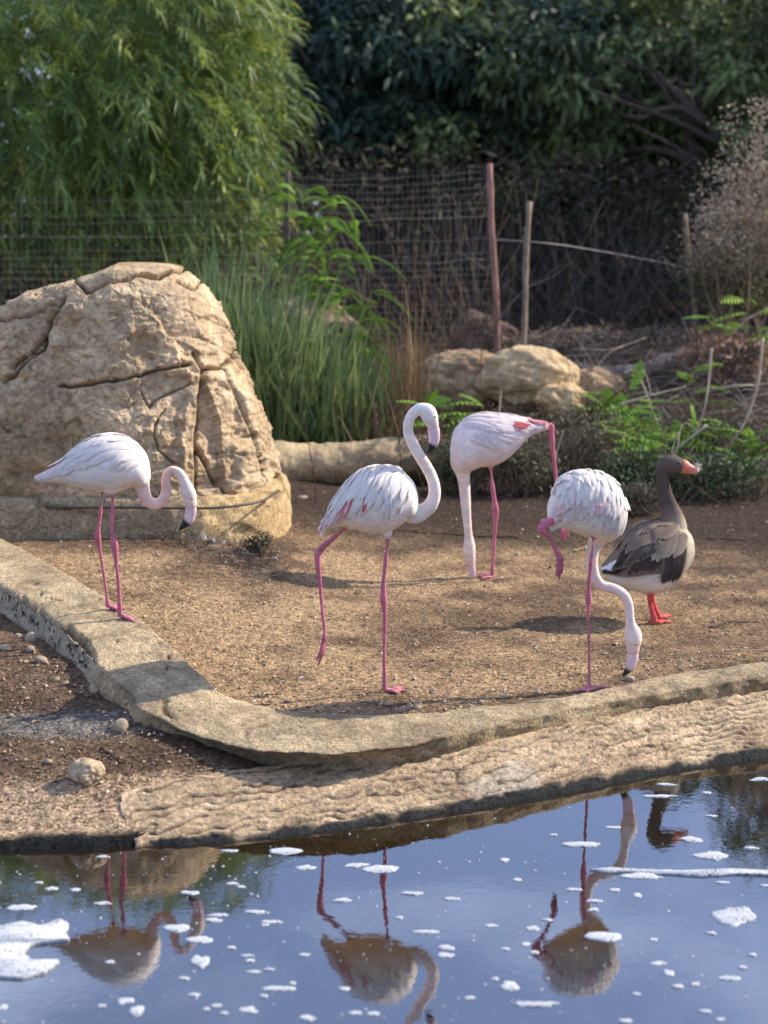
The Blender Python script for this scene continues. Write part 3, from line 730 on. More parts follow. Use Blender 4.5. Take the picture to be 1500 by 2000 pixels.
def foot(mb, ank, toes, zg, col, r=0.0085, web=True):
    """ank: ankle point, toes: list of world xy end points on ground height zg(x,y)"""
    ends = []
    base = np.array([ank[0], ank[1], zg(ank[0], ank[1]) + 0.012])
    for tx, ty in toes:
        e = np.array([tx, ty, zg(tx, ty) + 0.006]); ends.append(e); mid = (base + e) / 2 + np.array([0, 0, 0.004])
        A = resample(np.array([np.r_[ank, r * 1.25], np.r_[base, r * 1.15], np.r_[mid, r * .95], np.r_[e, r * .55]]), 14)
        V, Q, T = sweep(A[:, :3], A[:, 3], 8, 1.0, (0.3, 0.3, 1)); mb.add(V, Q, T, col)
    if web:
        for a, b in zip(ends[:-1], ends[1:]):
            a2 = base * .15 + a * .85; b2 = base * .15 + b * .85; mm = (a2 + b2) / 2 * 0.85 + base * 0.15
            t = np.array([0, 0, 0.0045]); P4 = np.array([base, a2, mm, b2])
            P8 = np.vstack([P4 + t, P4 - t * .6])
            mb.add(P8, [[0, 1, 2, 3], [7, 6, 5, 4], [0, 4, 5, 1], [1, 5, 6, 2], [2, 6, 7, 3], [3, 7, 4, 0]], None, col * 1.05)

def fuse(name, mb, mat, root, voxel=0.0042, smooth=5):
    V, F, C = mb.arrays()
    me = make_mesh('tmp', V, F, mat, None); o = bpy.data.objects.new('tmp', me); COL.objects.link(o)
    r = o.modifiers.new('r', 'REMESH'); r.mode = 'VOXEL'; r.voxel_size = voxel
    s_ = o.modifiers.new('s', 'SMOOTH'); s_.factor = 0.5; s_.iterations = smooth
    dg = bpy.context.evaluated_depsgraph_get(); ev = o.evaluated_get(dg); m2 = ev.to_mesh()
    nvx = len(m2.vertices); W = np.empty(nvx * 3, np.float32); m2.vertices.foreach_get('co', W); W = W.reshape(-1, 3).astype(float)
    np_ = len(m2.polygons); lv = np.empty(len(m2.loops), np.int32); m2.loops.foreach_get('vertex_index', lv)
    tot = np.empty(np_, np.int32); m2.polygons.foreach_get('loop_total', tot); ls = np.empty(np_, np.int32); m2.polygons.foreach_get('loop_start', ls)
    q = ls[tot == 4]; t = ls[tot == 3]
    Fq = lv[q[:, None] + np.arange(4)] if len(q) else np.zeros((0, 4), int); Ft = lv[t[:, None] + np.arange(3)] if len(t) else np.zeros((0, 3), int)
    ev.to_mesh_clear(); bpy.data.objects.remove(o); bpy.data.meshes.remove(me)
    kd = KDTree(len(V))
    for i, p in enumerate(V): kd.insert(p, i)
    kd.balance()
    CC = np.empty((nvx, 3)); zmin = V[:, 2].min()
    for i in range(nvx):
        f = kd.find_n(W[i], 3); w = np.array([1 / (x[2] + 1e-3) for x in f]); CC[i] = (C[[x[1] for x in f]] * w[:, None]).sum(0) / w.sum()
    legm = sstep(1.0, 1.2, CC[:, 0] / (CC[:, 1] + CC[:, 2] + 1e-3))[:, None]
    CC = CC * (1 + legm * (0.22 * fbm(W * 26, 3, 171)[:, None] + 0.14 * np.sign(np.sin(W[:, 2] * 520 + 3 * vnoise(W * 60, 172)))[:, None]) + (1 - legm) * 0.09 * fbm(W * 16, 4, 173)[:, None])
    stn_ = np.clip(fbm(W * 9, 3, 175) * 1.4 + .1, 0, 1)[:, None] * (1 - legm) * (CC[:, :1] > .5); CC = CC * (1 - stn_ * np.array([.02, .10, .13]))
    mud = (sstep(.07, .0, W[:, 2] - zmin) * legm[:, 0] * np.clip(.35 + .9 * fbm(W * 45, 3, 174), 0, .75))[:, None]
    CC = CC * (1 - mud) + lin(150, 118, 92) * mud
    return W, [Fq, Ft], CC

def make_feather(lf, path, w, off0, off1, col, tipcol=None, n=9, prof='round', curl=0.0, parent=None, mat=None, name='feather', edge=None):
    """path: (u,v) control points on the loft"""
    pr = resample(np.c_[np.array(path, float), np.zeros(len(path))], n); t = np.linspace(0, 1, n)
    P = lf.surf(pr[:, 0], pr[:, 1]); e = 1e-2
    du = lf.surf(np.clip(pr[:, 0] + e, 0, 1), pr[:, 1]) - lf.surf(np.clip(pr[:, 0] - e, 0, 1), pr[:, 1]); dv = lf.surf(pr[:, 0], pr[:, 1] + e) - lf.surf(pr[:, 0], pr[:, 1] - e)
    Nn = unit(np.cross(du, dv)); cen = lf.surf(pr[:, 0], pr[:, 1] * 0 + 0) * .5 + lf.surf(pr[:, 0], pr[:, 1] * 0 + np.pi) * .5
    Nn *= np.sign(((P - cen) * Nn).sum(1))[:, None]
    T = unit(np.gradient(P, axis=0)); L = unit(np.cross(Nn, T))
    if prof == 'round': ww = w * np.sqrt(np.clip(np.sin(np.pi * np.clip(0.18 + 0.80 * t, 0, 1)), 0.0, 1)) ** 0.8; ww[-1] = w * 0.12
    else: ww = w * np.clip(np.sin(np.pi * (0.18 + 0.80 * t)), 0, 1) ** 0.6; ww[-1] = w * .04
    off = off0 + (off1 - off0) * t + curl * t ** 3
    rows = []
    for s_, h in ((-1, -.10), (-.5, .06), (0, .13), (.5, .06), (1, -.10)):
        rows.append(P + L * (ww * s_)[:, None] + Nn * (off + ww * h)[:, None])
    V = np.stack(rows, 1); Q = gridfaces(n, 5)
    tc_ = col if tipcol is None else tipcol
    C = col[None] * (1 - t[:, None] ** 1.5) + tc_[None] * t[:, None] ** 1.5
    C = np.repeat(C, 5, 0).reshape(n, 5, 3); C[:, 2] *= 0.96
    if edge is not None: C[:, (0, 4)] = edge; C[-1] = edge
    return obj(name, V.reshape(-1, 3), Q, mat or M_FEATHER, C.reshape(-1, 3), parent)

def bill(cr, rows, Y0, root, ratio=0.62, name='bill', n=30):
    V, Q, T, C = tube_px(cr, rows, Y0, n, 18, ratio)
    return obj(name, V, [Q, T], M_BILL, C, root)
def eyes(cr, x, y, Y0, r_head, rad, root, col):
    k = ppm(Y0)
    for sgn in (-1, 1):
        p = at(*cr(x, y), Y0) + np.array([0, sgn * r_head, 0])
        th = np.linspace(0, 2 * np.pi, 12, endpoint=False); ph = np.linspace(0.05, np.pi - .05, 8)
        D = np.stack([np.cos(th)[:, None] * np.sin(ph)[None], np.sin(th)[:, None] * np.sin(ph)[None], np.cos(ph)[None] * np.ones(12)[:, None]], -1)
        C = np.tile(col, (96, 1)); pup = np.abs(D[..., 1].ravel()) > 0.8; C[pup] = (0.01, 0.01, 0.01)
        obj('eye', (p + D * rad).reshape(-1, 3), wrapfaces(12, 8), M_EYE, C, root)

def kz(x, y):
    """height of the kerb or the ground at a place, from above"""
    hit = KBVH.ray_cast(Vector((x, y, 2)), Vector((0, 0, -1)))
    z = tz(x, y)
    return max(z, hit[0].z) if hit[0] is not None else z
_kv = np.empty(len(kerb.data.vertices) * 3, np.float32); kerb.data.vertices.foreach_get('co', _kv); _kv = _kv.reshape(-1, 3) + np.array(kerb.location)
KBVH = BVHTree.FromPolygons(_kv.tolist(), gridfaces(NS, len(_kv) // NS).tolist())

def bird_root(cr, fx, fy, zg, name, label, cat, group=None):
    p = onz(*cr(fx, fy), zg)
    return p, empty(name, p, label, cat, group)

def legs(mb, cr, rows, Y0, n=60, ratio=0.95): 
    V, Q, T, C = tube_px(cr, rows, Y0, n, 10, ratio); mb.add(V, Q, T, C)
W_, P_, D_ = WHITE, LEGP, LEGD
def toe_xy(cr, pts, z): return [onz(*cr(x, y), z)[:2] for x, y in pts]

GRP = 'flamingos standing in the enclosure'
# ---- flamingo on the kerb (far left)
c1 = Crop(60, 830, 4.16667)
fz = kz(*onz(*c1(725, 1575), .41)[:2]); p1, r1 = bird_root(c1, 725, 1575, fz, 'flamingo', 'white flamingo standing on the concrete kerb before the tan boulder, neck in an S', 'flamingo', GRP)
Y1 = p1[1]
rows = [(45, 428, 58, 462, .008, 0), (150, 362, 140, 466, .03, 0), (250, 295, 245, 472, .06, 0), (355, 205, 370, 503, .095, 0), (458, 133, 490, 528, .12, 0), (570, 90, 615, 545, .132, 0), (680, 82, 715, 545, .135, 0), (790, 105, 790, 515, .125, 0), (880, 165, 850, 500, .105, 0), (945, 255, 890, 505, .085, 0), (968, 350, 920, 505, .06, 0), (974, 430, 945, 500, .03, 0)]
L1 = Loft(c1, rows, Y1)
mb = MB(); V, Q, T = L1.mesh(); mb.add(V, Q, T, W_)
tub = tube_px(c1, [(860, 400, 85, 0, W_), (895, 465, 72, 0, W_), (908, 520, 60, 0, CREAM), (930, 585, 52, 0, PINKN), (975, 636, 47, 0, PINKN), (1030, 642, 45, 0, PINKN), (1078, 602, 43, 0, PINKN), (1100, 540, 41, 0, PINKN), (1100, 460, 39, 0, PINKN), (1108, 402, 37, 0, PINKN), (1148, 366, 34, 0, PINKN), (1200, 382, 36, 0, CREAM), (1240, 440, 41, 0, CREAM), (1266, 505, 53, 0, CREAM), (1287, 565, 61, 0, CREAM), (1297, 615, 55, 0, CREAM), (1300, 665, 46, 0, PINKN), (1296, 690, 30, 0, PINKN)], Y1, 130, 20, 0.85); mb.add(*tub)
legs(mb, c1, [(560, 470, 60, .05, W_), (577, 520, 34, .05, W_), (580, 545, 20, .05, P_), (565, 720, 19, .05, P_), (549, 860, 19, .05, P_), (543, 912, 31, .06, P_), (556, 990, 19, .07, P_), (592, 1200, 14, .10, P_), (622, 1430, 17, .14, P_), (628, 1480, 22, .15, P_)], Y1)
legs(mb, c1, [(640, 480, 85, -.05, W_), (660, 540, 52, -.05, W_), (664, 575, 26, -.05, P_), (665, 720, 21, -.05, P_), (664, 900, 22, -.05, P_), (680, 968, 33, -.04, P_), (693, 1080, 20, -.03, P_), (715, 1320, 17, -.01, P_), (725, 1530, 22, 0, P_), (725, 1560, 22, 0, P_)], Y1)
def zgk(x, y): return kz(x, y)
a_ = at(*c1(725, 1560), Y1); foot(mb, a_, toe_xy(c1, [(860, 1622), (885, 1590), (905, 1570)], fz - .01), zgk, P_)
a_ = at(*c1(628, 1480), Y1 + .15); foot(mb, a_, toe_xy(c1, [(725, 1535), (775, 1515), (800, 1495)], fz), zgk, P_)
Wv, F, CC = fuse('body', mb, M_BIRD, r1); obj('body', Wv, F, M_BIRD, CC, r1)
bill(c1, [(1292, 640, 36, 0, PINKN), (1303, 680, 46, 0, BPINK * .95), (1298, 730, 45, 0, BPINK), (1284, 775, 42, 0, BPINK), (1268, 792, 38, 0, (.012, .012, .013)), (1245, 818, 27, 0, (.012, .012, .013)), (1218, 846, 13, 0, (.012, .012, .013)), (1208, 856, 4, 0, (.012, .012, .013))], Y1, r1)
eyes(c1, 1318, 590, Y1, 0.0265, .0042, r1, np.array([.55, .42, .12]))

# ---- flamingo in the middle with raised head
c2 = Crop(560, 760, 3.125)
fz2 = tz(*onz(*c2(597, 1850), .19)[:2]); p2, r2 = bird_root(c2, 597, 1850, fz2, 'flamingo', 'white flamingo in the middle with its neck raised and one leg trailing behind', 'flamingo', GRP)
Y2 = p2[1]
rows = [(198, 850, 210, 912, .010, 0), (232, 790, 262, 852, .04, 0), (275, 715, 330, 838, .075, 0), (325, 635, 400, 848, .105, 0), (385, 562, 470, 868, .13, 0), (450, 508, 540, 880, .142, 0), (525, 482, 602, 875, .145, 0), (600, 478, 648, 858, .14, 0), (680, 490, 695, 830, .125, 0), (740, 530, 735, 800, .105, 0), (785, 590, 770, 785, .08, 0), (804, 655, 797, 765, .04, 0)]
L2 = Loft(c2, rows, Y2)
mb = MB(); V, Q, T = L2.mesh(); mb.add(V, Q, T, W_)
mb.add(*tube_px(c2, [(700, 700, 90, 0, W_), (745, 745, 72, 0, W_), (790, 762, 60, 0, W_), (835, 745, 50, 0, CREAM * 1.05), (878, 708, 44, 0, CREAM * 1.05), (900, 655, 40, 0, CREAM * 1.08), (900, 590, 37, 0, CREAM * 1.1), (882, 530, 36, 0, CREAM * 1.1), (850, 470, 36, 0, CREAM * 1.1), (803, 395, 35, 0, CREAM * 1.12), (764, 325, 34, 0, CREAM * 1.15), (742, 262, 33, 0, CREAM * 1.15), (745, 200, 33, 0, CREAM * 1.15), (772, 148, 34, 0, CREAM * 1.15), (815, 122, 38, 0, W_), (856, 138, 52, 0, W_), (874, 172, 50, 0, W_), (886, 205, 42, 0, CREAM), (893, 232, 34, 0, CREAM), (894, 246, 20, 0, CREAM)], Y2, 150, 20, 0.82))
legs(mb, c2, [(585, 780, 90, -.04, W_), (606, 850, 50, -.04, W_), (616, 895, 24, -.04, W_), (616, 915, 17, -.04, P_), (604, 1050, 15, -.03, P_), (589, 1220, 17, -.02, P_), (590, 1285, 24, -.015, P_), (597, 1345, 16, -.01, P_), (596, 1500, 13, 0, P_), (595, 1700, 13, 0, P_), (597, 1800, 17, 0, P_), (597, 1832, 19, 0, P_)], Y2)
legs(mb, c2, [(430, 800, 60, .05, W_), (380, 835, 30, .05, W_), (355, 850, 16, .05, P_), (285, 910, 17, .06, P_), (215, 968, 21, .06, P_), (190, 1008, 22, .06, P_), (190, 1060, 20, .06, P_), (202, 1180, 14, .06, P_), (222, 1400, 12, .06, P_), (231, 1500, 13, .06, P_), (228, 1540, 20, .06, D_)], Y2)
a_ = at(*c2(597, 1832), Y2); foot(mb, a_, toe_xy(c2, [(690, 1868), (740, 1848), (720, 1830)], fz2) + toe_xy(c2, [(572, 1842)], fz2)[:0], lambda x, y: tz(x, y), P_ * 1.1)
# folded hanging toes
for tx, ty, dy in ((178, 1665, .04), (190, 1695, .06), (208, 1650, .08)):
    V, Q, T, C = tube_px(c2, [(229, 1530, 14, .06, D_), ((229 + tx) / 2 + 6, (1530 + ty) / 2, 13, dy, D_), (tx, ty, 6, dy, D_)], Y2, 12, 8); mb.add(V, Q, T, C)
Wv, F, CC = fuse('body', mb, M_BIRD, r2); obj('body', Wv, F, M_BIRD, CC, r2)
BLK = (.012, .012, .013)
bill(c2, [(888, 212, 30, 0, PINKN), (896, 245, 36, 0, BPINK), (900, 285, 35, 0, BPINK), (898, 318, 32, 0, BPINK), (893, 334, 29, 0, BPINK * .8), (888, 342, 26, 0, BLK), (877, 366, 18, 0, BLK), (865, 388, 8, 0, BLK), (861, 397, 3, 0, BLK)], Y2, r2)
eyes(c2, 903, 166, Y2, 0.0165, .0055, r2, np.array([.6, .5, .15]))

# ---- flamingo at the back, head down, facing left
c3 = Crop(840, 760, 2.67857)
fz3 = tz(*onz(*c3(325, 985), .21)[:2]); p3, r3 = bird_root(c3, 325, 985, fz3, 'flamingo', 'pale pink flamingo at the back with its bill straight down on the dirt', 'flamingo', GRP)
Y3 = p3[1]
rows = [(618, 184, 618, 212, .010, 0), (580, 176, 565, 228, .03, 0), (530, 165, 520, 250, .055, 0), (480, 155, 468, 305, .085, 0), (420, 145, 418, 352, .11, 0), (350, 133, 365, 388, .135, 0), (290, 131, 312, 405, .14, 0), (235, 138, 264, 408, .14, 0), (185, 155, 224, 425, .13, 0), (145, 188, 195, 435, .11, 0), (115, 240, 160, 440, .085, 0), (104, 310, 128, 420, .045, 0)]
L3 = Loft(c3, rows, Y3)
W3 = np.array([.80, .69, .66])
mb = MB(); V, Q, T = L3.mesh(); mb.add(V, Q, T, W3)
mb.add(*tube_px(c3, [(170, 330, 66, 0, W3), (162, 390, 54, 0, CREAM), (170, 430, 42, 0, CREAM), (176, 470, 33, 0, CREAM), (182, 540, 29, 0, CREAM), (188, 620, 26, 0, CREAM), (195, 700, 22, 0, CREAM), (202, 775, 23, 0, CREAM), (205, 810, 30, 0, CREAM), (206, 850, 32, 0, CREAM), (210, 890, 27, 0, CREAM), (214, 920, 21, 0, PINKN), (216, 940, 14, 0, PINKN)], Y3, 110, 18, 0.85))
legs(mb, c3, [(320, 340, 60, -.04, W3), (316, 385, 28, -.04, W3), (317, 410, 14, -.04, P_), (328, 520, 13, -.03, P_), (337, 590, 14, -.02, P_), (342, 632, 19, -.02, P_), (342, 685, 13, -.01, P_), (335, 800, 10, 0, P_), (326, 940, 11, 0, P_), (325, 968, 13, 0, P_)], Y3)
legs(mb, c3, [(470, 240, 34, .03, W3), (560, 215, 15, .04, P_), (605, 200, 15, .04, P_), (630, 190, 19, .04, P_), (634, 225, 17, .04, P_), (641, 300, 13, .04, P_), (651, 400, 11, .04, P_), (664, 500, 11, .04, P_), (690, 640, 11, .06, P_), (700, 700, 14, .08, P_)], Y3)
for tx, ty, dy in ((680, 790, .02), (700, 800, .06), (722, 780, .10)):
    V, Q, T, C = tube_px(c3, [(700, 695, 12, .08, D_), ((700 + tx) / 2, (695 + ty) / 2, 11, dy, D_), (tx, ty, 5, dy, D_)], Y3, 12, 8); mb.add(V, Q, T, C)
a_ = at(*c3(325, 968), Y3); foot(mb, a_, toe_xy(c3, [(258, 1003), (238, 985), (252, 972)], fz3), lambda x, y: tz(x, y), P_)
Wv, F, CC = fuse('body', mb, M_BIRD, r3); obj('body', Wv, F, M_BIRD, CC, r3)
bill(c3, [(213, 905, 18, 0, PINKN), (217, 935, 20, 0, BPINK), (221, 965, 17, 0, BPINK), (222, 984, 14, 0, BPINK * .8), (221, 993, 12, 0, BLK), (217, 1002, 8, 0, BLK), (212, 1006, 3, 0, BLK)], Y3, r3)
eyes(c3, 205, 868, Y3, 0.0265, .0045, r3, np.array([.5, .4, .15]))

# ---- flamingo at the right, seen from behind its shoulder, one leg tucked
c4 = Crop(840, 760, 2.67857)
fz4 = kz(*onz(*c4(832, 1590), .2)[:2]); p4, r4 = bird_root(c4, 832, 1590, fz4, 'flamingo', 'white flamingo balanced on one leg on the kerb with drooping plumes and head lowered', 'flamingo', GRP)
Y4 = p4[1]
rows = [(624, 640, 634, 752, .012, -.05), (642, 560, 668, 728, .06, -.04), (682, 492, 720, 738, .10, -.03), (732, 451, 775, 757, .135, -.015), (790, 436, 825, 774, .15, 0), (850, 436, 866, 788, .155, .01), (905, 448, 906, 800, .145, .02), (946, 487, 937, 788, .12, .03), (973, 540, 962, 748, .085, .04), (985, 605, 984, 690, .04, .045)]
L4 = Loft(c4, rows, Y4)
mb = MB(); V, Q, T = L4.mesh(); mb.add(V, Q, T, W_)
c5 = Crop(1040, 860, 3.84722)
mb.add(*tube_px(c5, [(545, 600, 110, .05, W_), (520, 690, 88, .05, CREAM * 1.1), (480, 760, 66, .05, CREAM), (452, 830, 50, .05, CREAM), (446, 900, 47, .05, CREAM), (450, 970, 46, .05, CREAM), (475, 1045, 44, .05, CREAM), (528, 1095, 40, .05, CREAM), (598, 1112, 40, .05, CREAM), (660, 1142, 40, .05, CREAM * 1.05), (705, 1192, 39, .05, CREAM * 1.05), (725, 1260, 36, .05, CREAM * 1.05), (732, 1330, 34, .05, CREAM * 1.05), (738, 1385, 41, .05, CREAM * 1.05), (752, 1440, 62, .05, CREAM), (757, 1495, 67, .05, CREAM), (756, 1550, 52, .05, CREAM), (753, 1590, 44, .05, PINKN), (751, 1615, 28, .05, PINKN)], Y4, 150, 20, 0.85))
legs(mb, c4, [(860, 690, 60, -.05, W_), (856, 740, 28, -.05, W_), (854, 772, 12, -.05, P_), (842, 900, 12, -.04, P_), (830, 1050, 13, -.02, P_), (828, 1102, 18, -.015, P_), (828, 1145, 12, -.01, P_), (830, 1300, 9, 0, P_), (832, 1450, 9, 0, P_), (832, 1540, 11, 0, P_), (832, 1568, 14, 0, P_)], Y4)
legs(mb, c4, [(700, 690, 34, -.02, W_), (640, 690, 22, -.06, P_ * 1.25), (600, 705, 26, -.08, P_ * 1.2), (584, 732, 25, -.08, P_ * 1.1), (603, 755, 15, -.07, P_), (628, 785, 12, -.05, P_), (655, 840, 12, -.03, P_), (676, 875, 18, -.02, P_), (682, 900, 20, -.02, D_)], Y4)
for tx, ty, dy in ((660, 985, -.05), (674, 1000, -.02), (690, 970, .01)):
    V, Q, T, C = tube_px(c4, [(680, 885, 15, -.02, D_), ((680 + tx) / 2, (890 + ty) / 2, 13, dy, D_), (tx, ty, 6, dy, D_)], Y4, 12, 8); mb.add(V, Q, T, C)
a_ = at(*c4(832, 1568), Y4); foot(mb, a_, toe_xy(c4, [(768, 1600), (820, 1606), (940, 1578)], fz4), zgk, P_ * 1.1)
Wv, F, CC = fuse('body', mb, M_BIRD, r4); obj('body', Wv, F, M_BIRD, CC, r4)
bill(c5, [(754, 1575, 36, .05, PINKN), (752, 1615, 44, .05, BPINK), (745, 1660, 43, .05, BPINK), (735, 1695, 38, .05, BPINK), (724, 1715, 32, .05, BPINK * .7), (716, 1728, 27, .05, BLK), (697, 1750, 18, .05, BLK), (680, 1768, 8, .05, BLK), (671, 1774, 3, .05, BLK)], Y4, r4)
eyes(c5, 772, 1520, Y4 + .05, 0.030, .0048, r4, np.array([.5, .4, .15]))

def wing(root, name='wing'):
    o = bpy.data.objects.new(name, None); COL.objects.link(o); o.parent = root; ORIGIN[o.name] = ORIGIN[root.name]; o.empty_display_size = 0.05
    return o
def jit(a): return rng.uniform(-a, a)
def plumes(L, root, rows_, w, seed, white=WHITE):
    wg = wing(root)
    for (u0, u1, n_, v0, v1, du, dv_c, off, ww, col, tip) in rows_:
        n_ = int(n_ * 1.6)
        for i in range(n_):
            f = (i + 0.5) / n_; u = u0 + (u1 - u0) * f + jit(.018); a = v0 + jit(.12); b = v1 + jit(.20)
            t = rng.random()
            cc = col * (0.96 + 0.05 * rng.random()); tp = tip * (0.95 + 0.06 * rng.random())
            make_feather(L, [(u, a), (u + du * 0.35 + jit(.012), a + (b - a) * (0.4 + dv_c)), (u + du + jit(.02), b)], w * ww * (0.75 + 0.5 * rng.random()), off * .42, off * .42 + 0.0035 + 0.004 * t, cc, tp, prof='round' if t > .45 else 'point', curl=0.004 * jit(1) + 0.002, parent=wg)
    return wg
WT = WHITE * 1.03
# middle bird: long drooping plumes
plumes(L2, r2, [
 (.02, .20, 5, .35, 1.2, -.02, 0, .002, 1.1, WT, FPINK * 1.05), (.05, .26, 6, .1, .8, -.05, 0, .005, 1.1, WT, WT),
 (.12, .40, 7, 1.2, 1.9, -.10, 0, .004, 1.0, FPINK, WHITE), (.22, .36, 4, 1.15, 1.6, -.12, 0, .020, .7, FPINK, WHITE), (.36, .45, 3, 1.2, 1.62, -.15, 0, .021, .65, FRED * 1.1, FPINK), (.54, .55, 1, 1.3, 1.62, -.06, 0, .021, .6, FRED, FRED),
 (.34, .84, 13, .85, 1.62, -.16, 0, .009, 1.0, WT, WT), (.30, .86, 13, .45, 1.25, -.16, 0, .013, 1.0, WT, WT), (.28, .88, 12, .05, .85, -.13, 0, .016, 1.0, WT, WT), (.25, .85, 11, -.5, .35, -.10, 0, .018, 1.0, WT, WT),
 (.72, .92, 7, .8, 1.5, -.05, 0, .012, .9, WT, WT), (.70, .90, 6, 1.3, 2.0, -.08, 0, .006, .9, WT, WT)], .0115, 2)
plumes(L4, r4, [
 (.03, .20, 5, .7, 1.75, -.03, 0, .003, 1.2, WT, FPINK * 1.1), (.10, .36, 7, 1.1, 1.6, -.07, 0, .021, .8, FPINK, WHITE), (.12, .4, 6, 1.5, 2.0, -.05, 0, .004, 1.0, WHITE, WHITE), (.46, .66, 3, 1.3, 1.6, -.04, 0, .019, .6, FPINK * 1.1, FPINK * 1.25),
 (.20, .88, 15, .85, 1.65, -.09, 0, .009, 1.0, WT, WT * np.array([1, .93, .93])), (.18, .90, 15, .45, 1.25, -.08, 0, .013, 1.0, WT, WT), (.20, .90, 14, .05, .8, -.05, 0, .016, 1.0, WT, WT), (.2, .9, 12, -.45, .3, -.04, 0, .018, 1.0, WT, WT),
 (.68, .95, 8, 1.0, 1.6, -.04, 0, .010, .95, WT, WT), (.6, .92, 8, 1.5, 2.2, -.05, 0, .005, .95, WT, WT)], .012, 4)
plumes(L1, r1, [
 (.03, .16, 5, .5, 1.3, -.05, 0, .002, 1.1, WT, WT), (.12, .30, 6, .5, 1.2, -.15, 0, .004, 1.1, FPINK * 1.12, WT), (.10, .3, 5, 1.0, 1.6, -.10, 0, .002, .9, WT, WT),
 (.36, .78, 9, .9, 1.55, -.22, 0, .003, 1.2, WT, WT), (.38, .84, 9, .5, 1.1, -.24, 0, .006, 1.25, WT, WT), (.36, .88, 9, .15, .65, -.22, 0, .009, 1.25, WT, WT), (.3, .8, 8, -.4, .15, -.2, 0, .010, 1.2, WT, WT), (.76, .9, 5, 1.0, 1.5, -.12, 0, .004, 1.0, WT, WT)], .012, 1)
W3T = W3 * 1.04
plumes(L3, r3, [
 (.02, .16, 5, .3, 1.1, -.03, 0, .003, 1.1, FPINK, FPINK * 1.1), (.10, .27, 7, .2, .75, -.10, 0, .021, .9, FRED * 1.2, FPINK), (.31, .38, 4, .8, 1.15, -.11, 0, .025, .8, FRED, FRED * 1.1), (.10, .34, 6, .9, 1.6, -.12, 0, .004, 1.1, W3T, W3T),
 (.40, .80, 9, .75, 1.2, -.25, 0, .006, 1.2, W3T, W3T), (.42, .84, 9, .4, .85, -.27, 0, .010, 1.2, W3T, W3T), (.4, .85, 9, .05, .5, -.26, 0, .013, 1.2, W3T, W3T), (.35, .8, 8, -.4, .1, -.22, 0, .013, 1.2, W3T, W3T), (.45, .8, 8, 1.2, 1.7, -.16, 0, .003, 1.1, W3T, W3T)], .0115, 3)

# ---- goose
GZ = lambda x, y: tz(x, y)
cg = c4
gp = onz(*cg(1180, 1225), .2); gz = tz(gp[0], gp[1]); pg, rg = bird_root(cg, 1180, 1222, gz, 'goose', 'grey brown goose with an orange bill and white belly standing at the right', 'goose')
YG = pg[1]
GB = lin(124, 108, 94); GD = lin(82, 72, 66); GH = lin(96, 84, 76); GBR = lin(196, 180, 156); GW = lin(226, 220, 210); GO = np.array([.72, .20, .10]); GLEG = np.array([.62, .10, .09])
rows = [(893, 940, 897, 962, .02, -.06), (922, 908, 932, 998, .06, -.05), (958, 868, 975, 1026, .10, -.04), (1002, 815, 1030, 1046, .13, -.03), (1060, 751, 1090, 1062, .155, -.02), (1120, 716, 1140, 1070, .165, 0), (1180, 702, 1188, 1064, .165, .01), (1232, 698, 1226, 1046, .16, .02), (1282, 704, 1264, 1008, .145, .03), (1322, 722, 1302, 960, .115, .04), (1347, 760, 1336, 905, .075, .05), (1357, 805, 1355, 850, .03, .05)]
LG = Loft(cg, rows, YG)
mb = MB(); V, Q, T = LG.mesh()
uu = np.r_[np.repeat(np.linspace(0, 1, LG.n), LG.nv), 0, 1]; vv = np.r_[np.tile(LG.v, LG.n), np.pi, np.pi]; va = np.abs(np.where(vv > np.pi, vv - 2 * np.pi, vv))
Cb = np.tile(GB, (len(V), 1)); bre = sstep(.76, .92, uu)[:, None]; Cb = Cb * (1 - bre) + GBR * bre
bel = (sstep(1.75, 1.95, va) * sstep(.80, .68, uu))[:, None]; Cb = Cb * (1 - bel) + GW * bel
mb.add(V, Q, T, Cb)
mb.add(*tube_px(cg, [(1255, 790, 95, .02, GBR * .9), (1272, 715, 72, .02, GBR * .8), (1264, 660, 58, .02, GB), (1247, 605, 45, .02, GH), (1232, 555, 38, .02, GH * .9), (1220, 500, 36, .02, GH * .85), (1214, 452, 36, .02, GH * .85), (1222, 415, 44, .02, GH), (1248, 398, 52, .02, GH), (1280, 397, 50, .02, GH), (1305, 403, 42, .02, GH), (1320, 408, 36, .02, GH)], YG, 100, 20, 0.85))
legs(mb, cg, [(1120, 1010, 60, -.05, GW), (1140, 1050, 30, -.05, GW), (1146, 1070, 17, -.05, GLEG), (1152, 1120, 14, -.05, GLEG), (1165, 1175, 15, -.05, GLEG), (1172, 1200, 18, -.05, GLEG)], YG, 30)
legs(mb, cg, [(1165, 1010, 60, .06, GW), (1163, 1050, 30, .06, GW), (1162, 1070, 17, .06, GLEG), (1168, 1120, 14, .05, GLEG), (1186, 1165, 15, .05, GLEG), (1196, 1185, 18, .05, GLEG)], YG, 30)
a_ = at(*cg(1172, 1200), YG - .05); foot(mb, a_, toe_xy(cg, [(1140, 1228), (1215, 1234), (1268, 1226)], gz), GZ, GLEG, .011)
a_ = at(*cg(1196, 1185), YG + .05); foot(mb, a_, toe_xy(cg, [(1190, 1212), (1245, 1205), (1262, 1190)], gz), GZ, GLEG, .011)
Wv, F, CC = fuse('body', mb, M_BIRD, rg); obj('body', Wv, F, M_BIRD, CC, rg)
bill(cg, [(1308, 402, 34, .02, GO), (1325, 405, 37, .02, GO), (1350, 415, 28, .02, GO * np.array([1, 1.05, 1.3])), (1380, 424, 20, .02, GO * np.array([1.05, 1.3, 2.2])), (1402, 428, 12, .02, np.array([.75, .4, .34])), (1408, 430, 5, .02, np.array([.75, .45, .4]))], YG, rg, .72)
